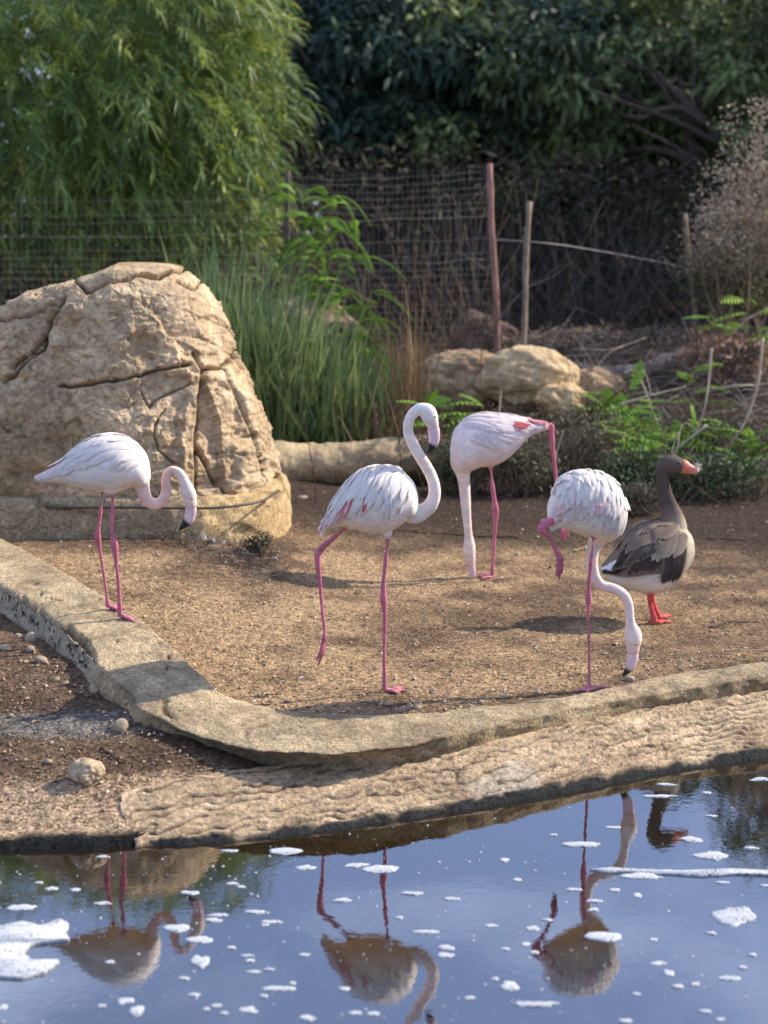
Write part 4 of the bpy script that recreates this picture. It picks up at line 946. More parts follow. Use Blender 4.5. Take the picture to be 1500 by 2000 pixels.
eyes(cg, 1292, 378, YG + .02, 0.046, .0075, rg, np.array([.08, .03, .02]))
wg = wing(rg)
def gfe(rows_, w):
    for (u0, u1, n_, v0, v1, du, off, ww, col, tip) in rows_:
        n_ = int(n_ * 1.7)
        for i in range(n_):
            u = u0 + (u1 - u0) * (i + .5) / n_ + jit(.01); a = v0 + jit(.05); b = v1 + jit(.06); k = .85 + .35 * rng.random()
            make_feather(LG, [(u, a), (u + du * .5, (a + b) / 2 + .04), (u + du, b)], w * ww * (.8 + .4 * rng.random()), off * .6, off * .6 + .007, col * k, tip * k, prof='round', parent=wg, edge=None if col[0] > .5 else tip * k * .5 + GBR * .38)
gfe([(.03, .14, 4, .5, 1.3, -.06, .004, 1.1, GW, GW), (.05, .2, 4, 1.1, 1.6, -.12, .010, .55, GD * .25, GD * .25), (.22, .34, 5, .5, 1.2, -.14, .012, 1.0, GD * .8, GD * .55),
     (.36, .56, 6, 1.1, 1.6, -.18, .012, 1.2, GD * 1.05, GD * .8), (.62, .80, 6, 1.2, 2.1, -.07, .008, 1.2, GD * 1.1, GD * .85), (.36, .62, 7, .75, 1.25, -.20, .018, 1.2, GB * .8, GD),
     (.5, .84, 8, .75, 1.35, -.12, .020, 1.15, GB, GBR * .72), (.40, .8, 8, .35, .85, -.16, .022, 1.2, GB, GB * 1.3), (.36, .82, 8, .0, .45, -.14, .024, 1.2, GB, GB * 1.3), (.3, .8, 8, -.5, .0, -.14, .024, 1.2, GB, GB * 1.3)], .017)
# a wisp of white down stuck to the goose's bill
mb = MB(); bp = at(*cg(1396, 405), YG - .01)
for i in range(60):
    d = unit(rng.normal(size=3)); A = np.array([bp + d * .004, bp + d * .014 + rng.normal(size=3) * .003, bp + d * .024 + rng.normal(size=3) * .005]); V, Q, T = sweep(A, np.array([.0009, .0008, .0004]), 3); mb.add(V, Q, T, GW)
o = mb.build('down_feather', M_FEATHER); tag(o, 'white wisp of down stuck on the tip of the orange goose bill', 'feather')

# ------------------------------------------------------------------ vegetation builders
UP = np.array([0, 0, 1.0])
def blades(base, d, L, w, droop, col, segs=3, tipcol=None, prof=None, flat=None):
    """leaf / blade strips: base (N,3), direction (N,3), length, width, droop (N,)"""
    N = len(base); d = unit(d); t = np.linspace(0, 1, segs + 1)
    if prof is None: prof = np.interp(t, [0, .35, .8, 1], [.45, 1, .7, .06])
    sd = np.cross(d, rng.normal(size=(N, 3)) if flat is None else flat); sd = unit(sd)
    P = base[:, None] + d[:, None] * (L[:, None] * t[None])[..., None]
    P[..., 2] -= (L * droop)[:, None] * t[None] ** 2
    hw = 0.5 * w[:, None] * prof[None]
    V = np.stack([P - sd[:, None] * hw[..., None], P + sd[:, None] * hw[..., None]], 2).reshape(N, -1, 3)
    k = np.arange(segs) * 2; q = np.stack([k, k + 1, k + 3, k + 2], -1)
    Q = (np.arange(N)[:, None, None] * (2 * (segs + 1)) + q[None]).reshape(-1, 4)
    C = np.repeat(col[:, None], 2 * (segs + 1), 1)
    if tipcol is not None:
        tt_ = np.repeat(t, 2)[None, :, None]; C = C * (1 - tt_) + tipcol[:, None] * tt_
    return V.reshape(-1, 3), Q, C.reshape(-1, 3)
def colvar(base, N, v=0.25, alt=None, pa=0.3):
    c = np.tile(np.asarray(base, float), (N, 1))
    if alt is not None:
        k = rng.random(N)[:, None] ** (1 / max(pa, .01)) ; c = c * (1 - k) + np.asarray(alt) * k
    return c * rng.uniform(1 - v, 1 + v, (N, 1))
def branch(mb, p0, p1, r0, r1, col, wob=0.06, n=9, nseg=6):
    p0 = np.array(p0, float); p1 = np.array(p1, float); L = np.linalg.norm(p1 - p0)
    A = [np.r_[p0, r0]]
    for t in (0.33, 0.66): A.append(np.r_[p0 * (1 - t) + p1 * t + rng.normal(size=3) * wob * L, r0 * (1 - t) + r1 * t])
    A.append(np.r_[p1, r1]); A = resample(np.array(A), n); V, Q, T = sweep(A[:, :3], A[:, 3], nseg); mb.add(V, Q, T, col); return A
def sph(N, shell=0.6):
    d = unit(rng.normal(size=(N, 3))); r = shell + (1 - shell) * rng.random(N); return d * r[:, None], d

G1 = np.array([.125, .165, .034]); G2 = np.array([.27, .29, .04]); G3 = np.array([.060, .095, .030]); DG = np.array([.022, .042, .026]); DG2 = np.array([.045, .072, .030]); TAN = np.array([.30, .22, .14]); BRN = np.array([.085, .06, .042])

# ---- willow-leaved acacia at the left
def acacia():
    D = 17.5; k = ppm(D, 3)
    gx_ = at(180, 500, D)[0]; root = empty('acacia_tree', (gx_, D, tz(gx_, D)), 'large bright green drooping-leaved acacia behind the boulder at the upper left', 'tree')
    tr = MB(); z0 = tz(gx_, D)
    tips = []
    for i in range(9):
        a = rng.uniform(0, 6.28); b = np.array([gx_ + .25 * math.cos(a), D + .6 + .2 * math.sin(a), z0 - .1]); e = np.array([gx_ + rng.uniform(-2.4, 1.3), D + rng.uniform(.2, 1.4), rng.uniform(2.6, 4.6)])
        A = branch(tr, b, e, .06, .015, lin(92, 78, 62), .05)
        for j in range(4):
            s_ = A[rng.integers(3, 9), :3]; branch(tr, s_, s_ + np.array([rng.uniform(-.9, .9), rng.uniform(-.9, .5), rng.uniform(.1, .9)]), .02, .006, lin(96, 84, 66))
    tr.build('trunk', M_WOOD, root)
    lumps = [(60, 120, 1.35, 1.2), (220, 60, 1.3, 1.3), (320, 90, 1.15, 1.2), (400, 230, .62, .8), (300, 250, 1.1, 1.1), (120, 290, 1.2, 1.0), (400, 330, .60, .62), (330, 380, .75, .6), (-60, 230, 1.3, 1.4), (-220, 150, 1.4, 1.6), (450, 300, .38, .7), (385, 20, .55, .6), (150, -20, 1.0, .7), (280, -20, .9, .6), (450, 410, .30, .40), (-250, -10, 1.4, 1.0), (375, 140, .72, .9), (230, 180, 1.2, 1.0), (120, 390, .9, .45), (260, 390, .8, .45)]
    B = []; Dd = []; L = []; W = []; Dr = []; C = []; Tc = []
    for px, py, rx, rz in lumps:
        c = at(px, py, D - .3 * rng.random()); n_tw = int(120 * rx * rz) + 22
        q, nd = sph(n_tw, .55); pts = c + q * np.array([rx, rx * .8, rz]); shade = rng.uniform(.75, 1.25)
        for p, dn in zip(pts, nd):
            if p[1] > D + .9: continue
            td = unit(np.array([dn[0] * .8 + .25, dn[1] * .7 - .15, .35 * dn[2] - .35]) + rng.normal(size=3) * .25); tl = rng.uniform(.3, .6)
            m_ = rng.integers(20, 32); t = rng.random(m_)
            bp = p + td * (tl * t)[:, None]; bp[:, 2] -= .15 * t * t
            ld = td * .55 + rng.normal(size=(m_, 3)) * .42 + np.array([.12, 0, .18])
            B.append(bp); Dd.append(ld); L.append(rng.uniform(.09, .19, m_)); W.append(rng.uniform(.009, .018, m_)); Dr.append(rng.uniform(.35, 1.0, m_))
            k_ = rng.random() ** 1.5; C.append(colvar((G3 * (1 - k_) + (G1 if rng.random() < .6 else G2) * k_) * shade * 2.0, m_, .3))
    B, Dd, L, W, Dr, C = [np.concatenate(x) for x in (B, Dd, L, W, Dr, C)]
    V, Q, Cc = blades(B, Dd, L, W, Dr, C, 3); o = obj('crown', V, Q, M_LEAF, Cc, root)
acacia()

# ---- tall background trees
def bgtree(px, D, top_y, wid, label, tone, n=11000, low_y=350, leafsize=.095, trunkpx=None, tw=.16):
    x = at(px, 500, D)[0]; z0 = tz(x, D); zt = at(px, top_y, D)[2]; zl = at(px, low_y, D)[2]
    root = empty('background_tree', (x, D, z0), label, 'tree', 'trees behind the fence')
    tr = MB(); ends = []
    for i in range(3):
        b = np.array([x + rng.uniform(-.3, .3) + (0 if trunkpx is None else at(trunkpx, 400, D)[0] - x), D + rng.uniform(-.3, .3), z0 - .1]); e = np.array([x + rng.uniform(-.5, .5) * wid, D + rng.uniform(-.6, .6), rng.uniform(zl + .5, zt - .6)])
        A = branch(tr, b, e, tw * rng.uniform(.6, 1), tw * .3, lin(86, 74, 64), .07, 12, 8)
        for j in range(6):
            s_ = A[rng.integers(4, 11), :3]; branch(tr, s_, s_ + np.array([rng.uniform(-.5, .5) * wid, rng.uniform(-1, .6), rng.uniform(.0, 1.3)]), tw * .35, tw * .08, lin(90, 80, 68), .08, 8, 6)
    tr.build('trunk', M_WOOD, root)
    ncl = 58; cz = (zt + zl) / 2; cen = []
    for i in range(ncl):
        q, _ = sph(1, .35); cen.append(np.array([x, D, cz]) + q[0] * np.array([wid * .55, wid * .45, (zt - zl) * .52]))
    B = []; Dd = []; C = []; per = n // ncl
    for c in cen:
        rr = rng.uniform(.28, .62); q, nd = sph(per, .3); B.append(c + q * rr * np.array([1.25, 1, .8])); Dd.append(nd * .6 + rng.normal(size=(per, 3)) * .5 + np.array([0, 0, -.3]))
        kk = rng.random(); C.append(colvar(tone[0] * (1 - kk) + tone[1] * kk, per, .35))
    B, Dd, C = np.concatenate(B), np.concatenate(Dd), np.concatenate(C); N = len(B)
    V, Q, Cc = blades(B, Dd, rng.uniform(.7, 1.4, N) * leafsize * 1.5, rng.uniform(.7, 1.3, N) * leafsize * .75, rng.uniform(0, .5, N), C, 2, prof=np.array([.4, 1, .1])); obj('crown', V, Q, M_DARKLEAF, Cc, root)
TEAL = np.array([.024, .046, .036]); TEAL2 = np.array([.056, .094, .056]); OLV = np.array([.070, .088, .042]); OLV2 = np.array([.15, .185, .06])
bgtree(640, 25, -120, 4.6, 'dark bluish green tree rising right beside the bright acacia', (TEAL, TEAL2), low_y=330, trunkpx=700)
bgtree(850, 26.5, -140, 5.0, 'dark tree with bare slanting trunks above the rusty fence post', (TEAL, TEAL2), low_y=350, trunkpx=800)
bgtree(1050, 25, -110, 4.4, 'dark tree with a sunlit yellow green tuft above the leaning stake', (TEAL, OLV2 * 1.3), low_y=360)  # sunlight on the tufts is put into the brighter leaf colour
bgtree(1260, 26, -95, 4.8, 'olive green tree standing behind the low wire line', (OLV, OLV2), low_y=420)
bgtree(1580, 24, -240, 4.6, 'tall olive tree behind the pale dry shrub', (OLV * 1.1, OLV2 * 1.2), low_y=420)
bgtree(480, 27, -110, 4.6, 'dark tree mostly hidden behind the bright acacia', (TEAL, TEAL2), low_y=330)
# trees added out of the frame at the right to shade the undergrowth, and a second row that closes the gaps
bgtree(1900, 21, -330, 6.0, 'broad dark tree added off to the right of the olive trees for shade', (OLV * .8, OLV), low_y=420)
bgtree(2400, 20, -330, 6.0, 'unseen broad dark tree added farther along the tree line for shade', (OLV * .8, OLV), low_y=420)
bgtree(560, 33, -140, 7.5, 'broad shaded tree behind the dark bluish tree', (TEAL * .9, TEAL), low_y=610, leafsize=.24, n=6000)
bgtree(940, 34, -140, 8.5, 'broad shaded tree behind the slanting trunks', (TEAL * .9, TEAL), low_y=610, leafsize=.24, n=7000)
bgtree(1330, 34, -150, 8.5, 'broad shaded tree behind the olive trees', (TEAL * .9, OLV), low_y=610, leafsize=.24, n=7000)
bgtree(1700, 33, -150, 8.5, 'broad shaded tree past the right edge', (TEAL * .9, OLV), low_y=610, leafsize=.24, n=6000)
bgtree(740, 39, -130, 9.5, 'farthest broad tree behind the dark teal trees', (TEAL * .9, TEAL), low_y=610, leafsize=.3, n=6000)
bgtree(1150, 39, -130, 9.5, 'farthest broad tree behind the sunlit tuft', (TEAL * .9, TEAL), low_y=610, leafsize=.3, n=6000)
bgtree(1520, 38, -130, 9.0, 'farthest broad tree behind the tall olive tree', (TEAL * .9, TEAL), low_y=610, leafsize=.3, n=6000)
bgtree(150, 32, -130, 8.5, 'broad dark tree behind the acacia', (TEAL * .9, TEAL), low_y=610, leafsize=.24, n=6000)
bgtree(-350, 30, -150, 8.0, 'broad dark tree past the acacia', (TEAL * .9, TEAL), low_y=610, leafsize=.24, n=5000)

# ---- brown undergrowth under the trees: one mass
def undergrowth():
    N = 34000; px = rng.uniform(-500, 1900, N); D = rng.uniform(18.6, 30, N); x = (px - 750) / FPX * D
    top = np.interp(px, [-500, 500, 700, 960, 1300, 1900], [2.0, 2.1, 2.0, 2.0, 1.9, 2.2]); z0 = terrain(x, D)
    z = z0 + rng.random(N) ** .8 * top
    B = np.stack([x, D, z], -1); d = rng.normal(size=(N, 3)) + np.array([0, 0, .6])
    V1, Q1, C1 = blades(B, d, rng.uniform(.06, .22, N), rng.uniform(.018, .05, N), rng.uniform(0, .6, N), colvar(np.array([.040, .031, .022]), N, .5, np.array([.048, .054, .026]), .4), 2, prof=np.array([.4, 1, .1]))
    mb = MB(); mb.add(V1, Q1, None, C1)
    N = 2600; px = rng.uniform(-400, 1800, N); D = rng.uniform(17.6, 23, N); x = (px - 750) / FPX * D; z0 = terrain(x, D)
    B = np.stack([x, D, z0], -1); d = rng.normal(size=(N, 3)) * np.array([.5, .4, .2]) + UP
    V2, Q2, C2 = blades(B, d, rng.uniform(.6, 2.0, N), rng.uniform(.012, .03, N), rng.uniform(0, .35, N), colvar(np.array([.075, .06, .048]), N, .45), 4)
    mb.add(V2, Q2, None, C2)
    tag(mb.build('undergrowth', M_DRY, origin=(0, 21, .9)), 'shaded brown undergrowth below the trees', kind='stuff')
undergrowth()

# ---- wire fence with posts
def fence():
    Dp = 14.35; a0 = at(972, 694, Dp); a1 = at(956, 320, Dp + .25)
    c0 = at(562, 694, 15.0); c0[2] = tz(c0[0], c0[1]); b0 = at(-140, 690, 15.6); b0[2] = tz(b0[0], b0[1])
    root = empty('wire_fence', (a0 + c0) / 2, 'tall rusty wire mesh fence ending at the reddish brown post', 'fence')
    ORIGIN[root.name] = (a0 + c0) / 2
    def post(p, q, r, col, parent=None, name='post'):
        A = resample(np.array([np.r_[p - np.array([0, 0, .12]), r * 1.05], np.r_[(p * 2 + q) / 3 + np.array([.006, 0, 0]), r], np.r_[(p + 2 * q) / 3 - np.array([.006, 0, 0]), r], np.r_[q, r]]), 16); V, Q, T = sweep(A[:, :3], A[:, 3] * (1 + .08 * rng.normal(size=16)), 10)
        mb = MB(); mb.add(V, Q, T, colvar(col, len(V), .15)); return mb.build(name, M_WOOD, parent)
    RUST = lin(140, 104, 92)
    post(a0, a1, .028, RUST, root)
    tc = at(562, 334, 15.0); post(c0, tc, .022, lin(90, 78, 70), root)
    tb = at(-140, 376, 15.6); post(b0, tb, .022, lin(90, 78, 70), root)
    def panel(p0, p1, q1, q0, nx, nz, mb, r, drop=0.0):
        for i in range(nx + 1):
            t = i / nx; lo = p0 * (1 - t) + p1 * t; hi = q0 * (1 - t) + q1 * t; sag = -.03 * math.sin(math.pi * t) + .01 * rng.normal()
            A = np.array([lo, (lo + hi) / 2 + rng.normal(size=3) * .008, hi + np.array([0, 0, sag])]); A = resample(np.c_[A, np.full(3, r)], 6); V, Q, T = sweep(A[:, :3], A[:, 3], 3, cap=False); mb.add(V, Q, None, colvar(lin(112, 104, 96), len(V), .2))
        for j in range(nz + 1):
            s_ = j / nz
            if rng.random() < drop: continue
            l = p0 * (1 - s_) + q0 * s_; rr = p1 * (1 - s_) + q1 * s_
            A = [l * (1 - t) + rr * t + np.array([0, 0, -.03 * math.sin(math.pi * t) * s_ + .006 * rng.normal()]) for t in np.linspace(0, 1, 9)]
            rj = r * (1.7 if j in (nz, nz * 3 // 4, nz // 2) else 1); A = resample(np.c_[np.array(A), np.full(9, rj)], 20); V, Q, T = sweep(A[:, :3], A[:, 3], 3, cap=False); mb.add(V, Q, None, colvar(lin(132, 122, 110), len(V), .2))
    mb = MB(); panel(c0, a0, a1, tc, 40, 26, mb, .0017, .25); o = mb.build('wire_mesh', M_METAL, root)
    mb = MB(); panel(b0, c0, tc - np.array([0, 0, .16]), tb, 60, 24, mb, .0014, .3); o = mb.build('wire_mesh', M_METAL, root)
    # leaning wooden stakes with a slack wire
    s0 = at(1019, 706, 13.9); s1 = at(1034, 395, 14.3)
    o = post(s0, s1, .024, lin(122, 108, 92), None, 'wooden_stake'); tag(o, 'leaning grey brown stake just beyond the rusty fence post', 'stake', 'stakes of the slack wire')
    t0 = at(1362, 655, 15.3); t1 = at(1338, 418, 15.6)
    o = post(t0, t1, .024, lin(124, 106, 90), None, 'wooden_stake'); tag(o, 'leaning stake in the brush near the pale dry shrub', 'stake', 'stakes of the slack wire')
    w0 = at(962, 468, 14.4); w1 = at(1031, 472, 14.2); w2 = at(1180, 492, 14.9); w3 = at(1346, 524, 15.4); w4 = at(1540, 565, 16)
    A = resample(np.c_[np.array([w0, w1, w2, w3, w4]), np.full(5, .005)], 60); V, Q, T = sweep(A[:, :3], A[:, 3], 5); o = obj('slack_wire', V, [Q, T], M_METAL, lin(140, 132, 124)); tag(o, 'slack grey wire running from the fence post past both stakes', 'wire')
    # dry climbers and twigs on the mesh
    mb = MB()
    for i in range(60):
        t = rng.beta(3, 1.3); p = c0 * (1 - t) + a0 * t + np.array([rng.normal() * .05, -.03, 0]); branch(mb, p, p + np.array([rng.normal() * .35, rng.normal() * .06, rng.uniform(.4, 1.45)]), .004, .0015, colvar(lin(116, 100, 84), 1, .3)[0], .06, 8, 4)
    o = mb.build('dry_creeper', M_DRY, origin=(a0 + c0) / 2); tag(o, 'bare dry creeper twigs climbing the wire mesh fence', 'creeper')
fence()

# ---- reeds, dry stalks, feathery plant
def reeds(name, pxs, D0, D1, tops, n, label, colA, colB, lean=0.2, wid=(.009, .026), seed=0):
    px = rng.uniform(pxs[0], pxs[1], n); D = rng.uniform(D0, D1, n); x = (px - 750) / FPX * D; z = terrain(x, D)
    ty = np.interp(px, tops[0], tops[1]); ztop = 2 + (460 - ty) / FPX * D; L = np.clip((ztop - z), .3, 2.5) * rng.uniform(.35, 1.08, n)
    d = np.stack([rng.normal(size=n) * lean + .02, rng.normal(size=n) * lean, np.ones(n)], -1)
    c = colvar(colA, n, .3, colB, .35)
    V, Q, C = blades(np.stack([x, D, z - .03], -1), d, L, rng.uniform(*wid, n), rng.random(n) ** 3 * .5, c, 6, tipcol=c * 1.5 + .02, prof=np.interp(np.linspace(0, 1, 7), [0, .3, .75, 1], [.7, 1, .75, .05]), flat=rng.normal(size=(n, 3)) * np.array([.5, 1.2, .1]))
    o = obj(name, V, Q, M_LEAF, C); tag(o, label, 'reeds', 'reeds behind the ledge')
RG = np.array([.062, .108, .032]); RG2 = np.array([.24, .26, .08])
reeds('reed_clump', (370, 520), 12.4, 13.2, ([370, 430, 520], [470, 430, 470]), 520, 'tall dark green reeds rising from behind the right shoulder of the boulder', RG, RG2)
reeds('reed_clump', (505, 640), 12.35, 13.2, ([505, 560, 640], [470, 540, 560]), 620, 'dense green reeds over the ledge, between the boulder and the feathery plant', RG, RG2)
reeds('reed_clump', (630, 775), 12.35, 13.0, ([630, 700, 775], [600, 640, 720]), 460, 'shorter green reeds over the ledge beside the brown dry stalks', RG * .9, RG2 * .9, .2)
def dry(name, px0, px1, D, tops, n, label, colA, colB, lean=.1, cat='dry stalks', wid=(.006, .014)):
    px = rng.uniform(px0, px1, n); Dd = D + rng.uniform(-.25, .25, n); x = (px - 750) / FPX * Dd; z = terrain(x, Dd)
    ztop = 2 + (460 - tops) / FPX * Dd; L = np.clip(ztop - z, .2, 2.5) * rng.uniform(.45, 1.05, n); d = np.stack([rng.normal(size=n) * lean, rng.normal(size=n) * lean, np.ones(n)], -1); c = colvar(colA, n, .3, colB, .4)
    V, Q, C = blades(np.stack([x, Dd, z - .03], -1), d, L, rng.uniform(*wid, n), rng.uniform(0, .3, n), c, 6, flat=rng.normal(size=(n, 3)) * np.array([.5, 1.2, .1]))
    o = obj(name, V, Q, M_DRY, C); tag(o, label, cat); return o
dry('dry_reed_clump', 772, 832, 12.6, 520, 110, 'tall orange brown dry stalks at the right end of the reeds', np.array([.17, .095, .045]), np.array([.33, .22, .11]), .09)
dry('dry_reed_clump', 720, 860, 12.4, 700, 260, 'short brown dead reeds at the foot of the tall dry stalks', np.array([.11, .07, .045]), np.array([.26, .19, .12]), .3)
def pinnate(B, Dd, L, C, nl=16, ll=.045, lw=.014, droop=.5, out=None):
    """compound leaves: rachis and paired leaflets"""
    mbv = MB()
    for b, d, l, c in zip(B, Dd, L, C):
        d = unit(d); t = np.linspace(.1, 1, nl); P = b + d * (l * t)[:, None]; P[:, 2] -= droop * l * t * t
        sd = unit(np.cross(d, UP + rng.normal(size=3) * .25)); tg = unit(d[None] * 1.0 + np.array([0, 0, -2 * droop])[None] * t[:, None])
        for sg in (-1, 1):
            ld = sd * sg + tg * .45 + np.array([0, 0, -.12]); k = np.sin(np.pi * np.clip(t * .9 + .08, 0, 1)) * .7 + .3
            V, Q, Cc = blades(P, ld, ll * k, np.full(nl, lw), np.full(nl, .2), colvar(c, nl, .15), 2, prof=np.array([.4, 1, .15]), flat=np.tile(unit(np.cross(ld[0], np.cross(d, ld[0]) + 0)), (nl, 1)) * 0 + np.cross(np.tile(d, (nl, 1)), ld)); mbv.add(V, Q, None, Cc)
        R = np.vstack([b[None], P[::4], P[-1:]]); V, Q, T = sweep(R, np.full(len(R), .0022), 4); mbv.add(V, Q, T, c * .8)
    return mbv
def leafy(px, py, D, spread, n, L, col, col2, label, nl=12, ll=.045, lw=.02, droop=.45, name='leafy_plant', upb=.7, stems=5, cat='plant', group=None, stemcol=None, fine=0):
    b = at(px, py, D); x, y = b[0], b[1]; z0 = tz(x, y); root = empty(name, (x, y, z0), label, cat, group)
    st_ = MB(); B = []; Dd = []
    for i in range(stems):
        e = b + np.array([rng.normal() * spread * .6, rng.normal() * spread * .4, rng.normal() * spread * .35]); s0 = np.array([x + rng.normal() * .06, y + .05 + rng.normal() * .05, z0 - .03])
        A = branch(st_, s0, e, .007, .003, lin(96, 84, 58) if stemcol is None else stemcol, .05, 9, 5)
        for j in range(max(1, n // stems)):
            q = A[rng.integers(4, 9), :3]; B.append(q); Dd.append(np.array([rng.normal(), rng.normal() * .8 - .25, upb * rng.random()]))
    st_.build('stem', M_WOOD, root)
    N = len(B); pinnate(B, Dd, rng.uniform(.7, 1.25, N) * L, colvar(col, N, .25, col2, .6), nl, ll, lw, droop).build('foliage', M_SOFTLEAF, root)
LG1 = np.array([.15, .27, .04]); LG2 = np.array([.24, .38, .06])
leafy(650, 420, 14.0, .38, 80, .40, LG1, LG2, 'feathery bright green plant with drooping fronds above the reeds', 28, .042, .012, .75, 'feathery_shrub', .9, 8)
leafy(690, 560, 13.8, .36, 80, .34, LG1 * .85, LG2 * .8, 'lower feathery green plant hanging over the rock behind the reeds', 26, .04, .012, .8, 'feathery_shrub', .6, 8)
leafy(560, 500, 14.6, .40, 40, .36, LG1 * .6, LG2 * .6, 'dim feathery plant between the acacia and the reeds', 24, .04, .011, .7, 'feathery_shrub', .6, 8)

# ---- thicket at the right: low fine shrubs, leafy plants, dead branches, dry grass
def shrub(px, py, D, wpx, hpx, n, col, alt, label, ls=.018, name='low_shrub', cat='shrub', twig=90, tcol=BRN * 2.4, flowers=0):
    k = ppm(D); w, h = wpx / k, hpx / k; b = at(px, py, D); x, y = b[0], D; z0 = tz(x, y); root = empty(name, (x, y, z0), label, cat)
    mb = MB()
    for i in range(twig):
        p = np.array([x + rng.normal() * w * .25, y + rng.normal() * w * .18, z0 - .02]); branch(mb, p, p + np.array([rng.normal() * w * .25, rng.normal() * w * .2, h * rng.uniform(.4, 1.05)]), .0035, .0012, colvar(tcol, 1, .3)[0], .08, 6, 3)
    mb.build('stem', M_WOOD, root)
    ncl = 40; cl = np.array([x, y, z0 + h * .42]) + sph(ncl, .2)[0] * np.array([w * .46, w * .35, h * .46]); B = cl[rng.integers(0, ncl, n)] + rng.normal(size=(n, 3)) * np.array([w, w * .7, h]) * .10
    B[:, 2] = np.maximum(B[:, 2], z0 + .01); c = colvar(col, n, .45, alt, .4)
    V, Q, C = blades(B, rng.normal(size=(n, 3)) + np.array([0, -.2, .3]), rng.uniform(.7, 1.5, n) * ls * 1.7, rng.uniform(.6, 1.3, n) * ls * .7, rng.uniform(0, .4, n), c, 2, prof=np.array([.4, 1, .1])); obj('foliage', V, Q, M_DARKLEAF, C, root)
OL = np.array([.085, .082, .042]); OLB = np.array([.16, .13, .075]); DK = np.array([.028, .048, .018])
shrub(905, 945, 11.7, 150, 120, 2200, DK * 1.8, OL * 1.2, 'dark green shrub low behind the flamingo with its bill on the dirt')
shrub(1010, 940, 11.6, 180, 130, 2600, OL * 1.3, OLB * 1.25, 'grey olive fine-leaved shrub under the lifted pink leg')
shrub(1130, 930, 11.9, 200, 170, 2800, OL * 1.3, OLB * 1.3, 'brownish fine shrub rising to the pale rock')
shrub(1230, 970, 11.6, 220, 110, 2600, DK * 2, OL * 1.1, 'dark green low shrub right behind the goose head')
shrub(1400, 970, 11.5, 260, 110, 3000, DK * 1.8, OL * 1.1, 'dark shrub at the far right edge behind the goose')
shrub(1000, 855, 12.6, 220, 110, 3000, OLB * .75, np.array([.2, .14, .09]), 'dry brown shrub at the foot of the pale rocks')
shrub(1140, 800, 13.2, 230, 90, 2600, OLB * .75, np.array([.22, .16, .10]), 'low dry brush in front of the grey slab')
shrub(1400, 850, 12.6, 260, 120, 3000, OLB * .5, OL, 'tangled dark brush among dead sticks at the right')
shrub(860, 850, 12.2, 130, 120, 1800, OLB * .7, np.array([.2, .14, .09]), 'small brown brush between the ledge and the broad rock')
shrub(1110, 690, 15.4, 260, 60, 1800, np.array([.17, .12, .08]), np.array([.3, .24, .17]), 'pale dry bush beyond the rocks', .03)
shrub(1300, 690, 15.0, 260, 70, 2200, np.array([.15, .105, .07]), np.array([.28, .21, .15]), 'reddish dry brush beyond the grey slab', .028)
shrub(1410, 720, 14.1, 200, 110, 2600, np.array([.22, .13, .08]), np.array([.36, .25, .16]), 'clump of orange tan dry grass on the low rock', .03, 'dry_shrub')
shrub(1240, 1000, 10.9, 110, 70, 900, OL * .9, OLB, 'small grassy weed between the plumed flamingo and the goose', .016, 'weed', 'weed')
shrub(500, 1065, 9.1, 60, 45, 260, OL * .9, OLB, 'small weed at the corner of the boulder plinth', .016, 'weed', 'weed', 24)
for (px, py, D, sp, n, lab) in [(900, 800, 12.2, .16, 16, 'small bright green plant behind the raised flamingo head'), (1225, 770, 12.7, .15, 14, 'bright green compound leaves in front of the grey slab'), (1300, 820, 12.4, .28, 26, 'large leafy green plant above the goose head'), (1200, 835, 12.2, .20, 18, 'green leafy plant left of the goose head over the fine shrub'), (1375, 735, 13.2, .10, 7, 'single green sprig before the orange dry grass'), (1290, 885, 11.8, .26, 26, 'shaded green plant directly behind the goose head'), (1490, 845, 12.0, .18, 16, 'green fern-like plant at the right edge'), (1485, 590, 14.2, .22, 16, 'green hanging leaves at the right edge before the dry shrub'), (1420, 880, 11.9, .26, 18, 'low dark green plant to the right of the goose bill')]:
    leafy(px, py, D, sp * 1.15, int(n * 1.6), .25, LG1 * (.8 if py > 830 else 1), LG2 * (.8 if py > 830 else 1), lab, 7, .055, .026, .3, stems=4)
def brush():
    N = 3400; px = rng.uniform(960, 1620, N); D = rng.uniform(11.9, 15.0, N); x = (px - 750) / FPX * D; z = terrain(x, D)
    B = np.stack([x, D, z + rng.random(N) ** 2 * .22], -1); d = rng.normal(size=(N, 3)) * np.array([1, .8, .45]) + np.array([0, 0, .2])
    V, Q, C = blades(B, d, rng.uniform(.10, .5, N), rng.uniform(.003, .009, N), rng.uniform(-.1, .4, N), colvar(np.array([.16, .125, .09]), N, .5, np.array([.42, .36, .29]), .25), 4)
    o = obj('dead_brush', V, Q, M_DRY, C, origin=(2, 13, .5)); tag(o, 'tangle of dead grey twigs over the bank at the right', kind='stuff')
brush()
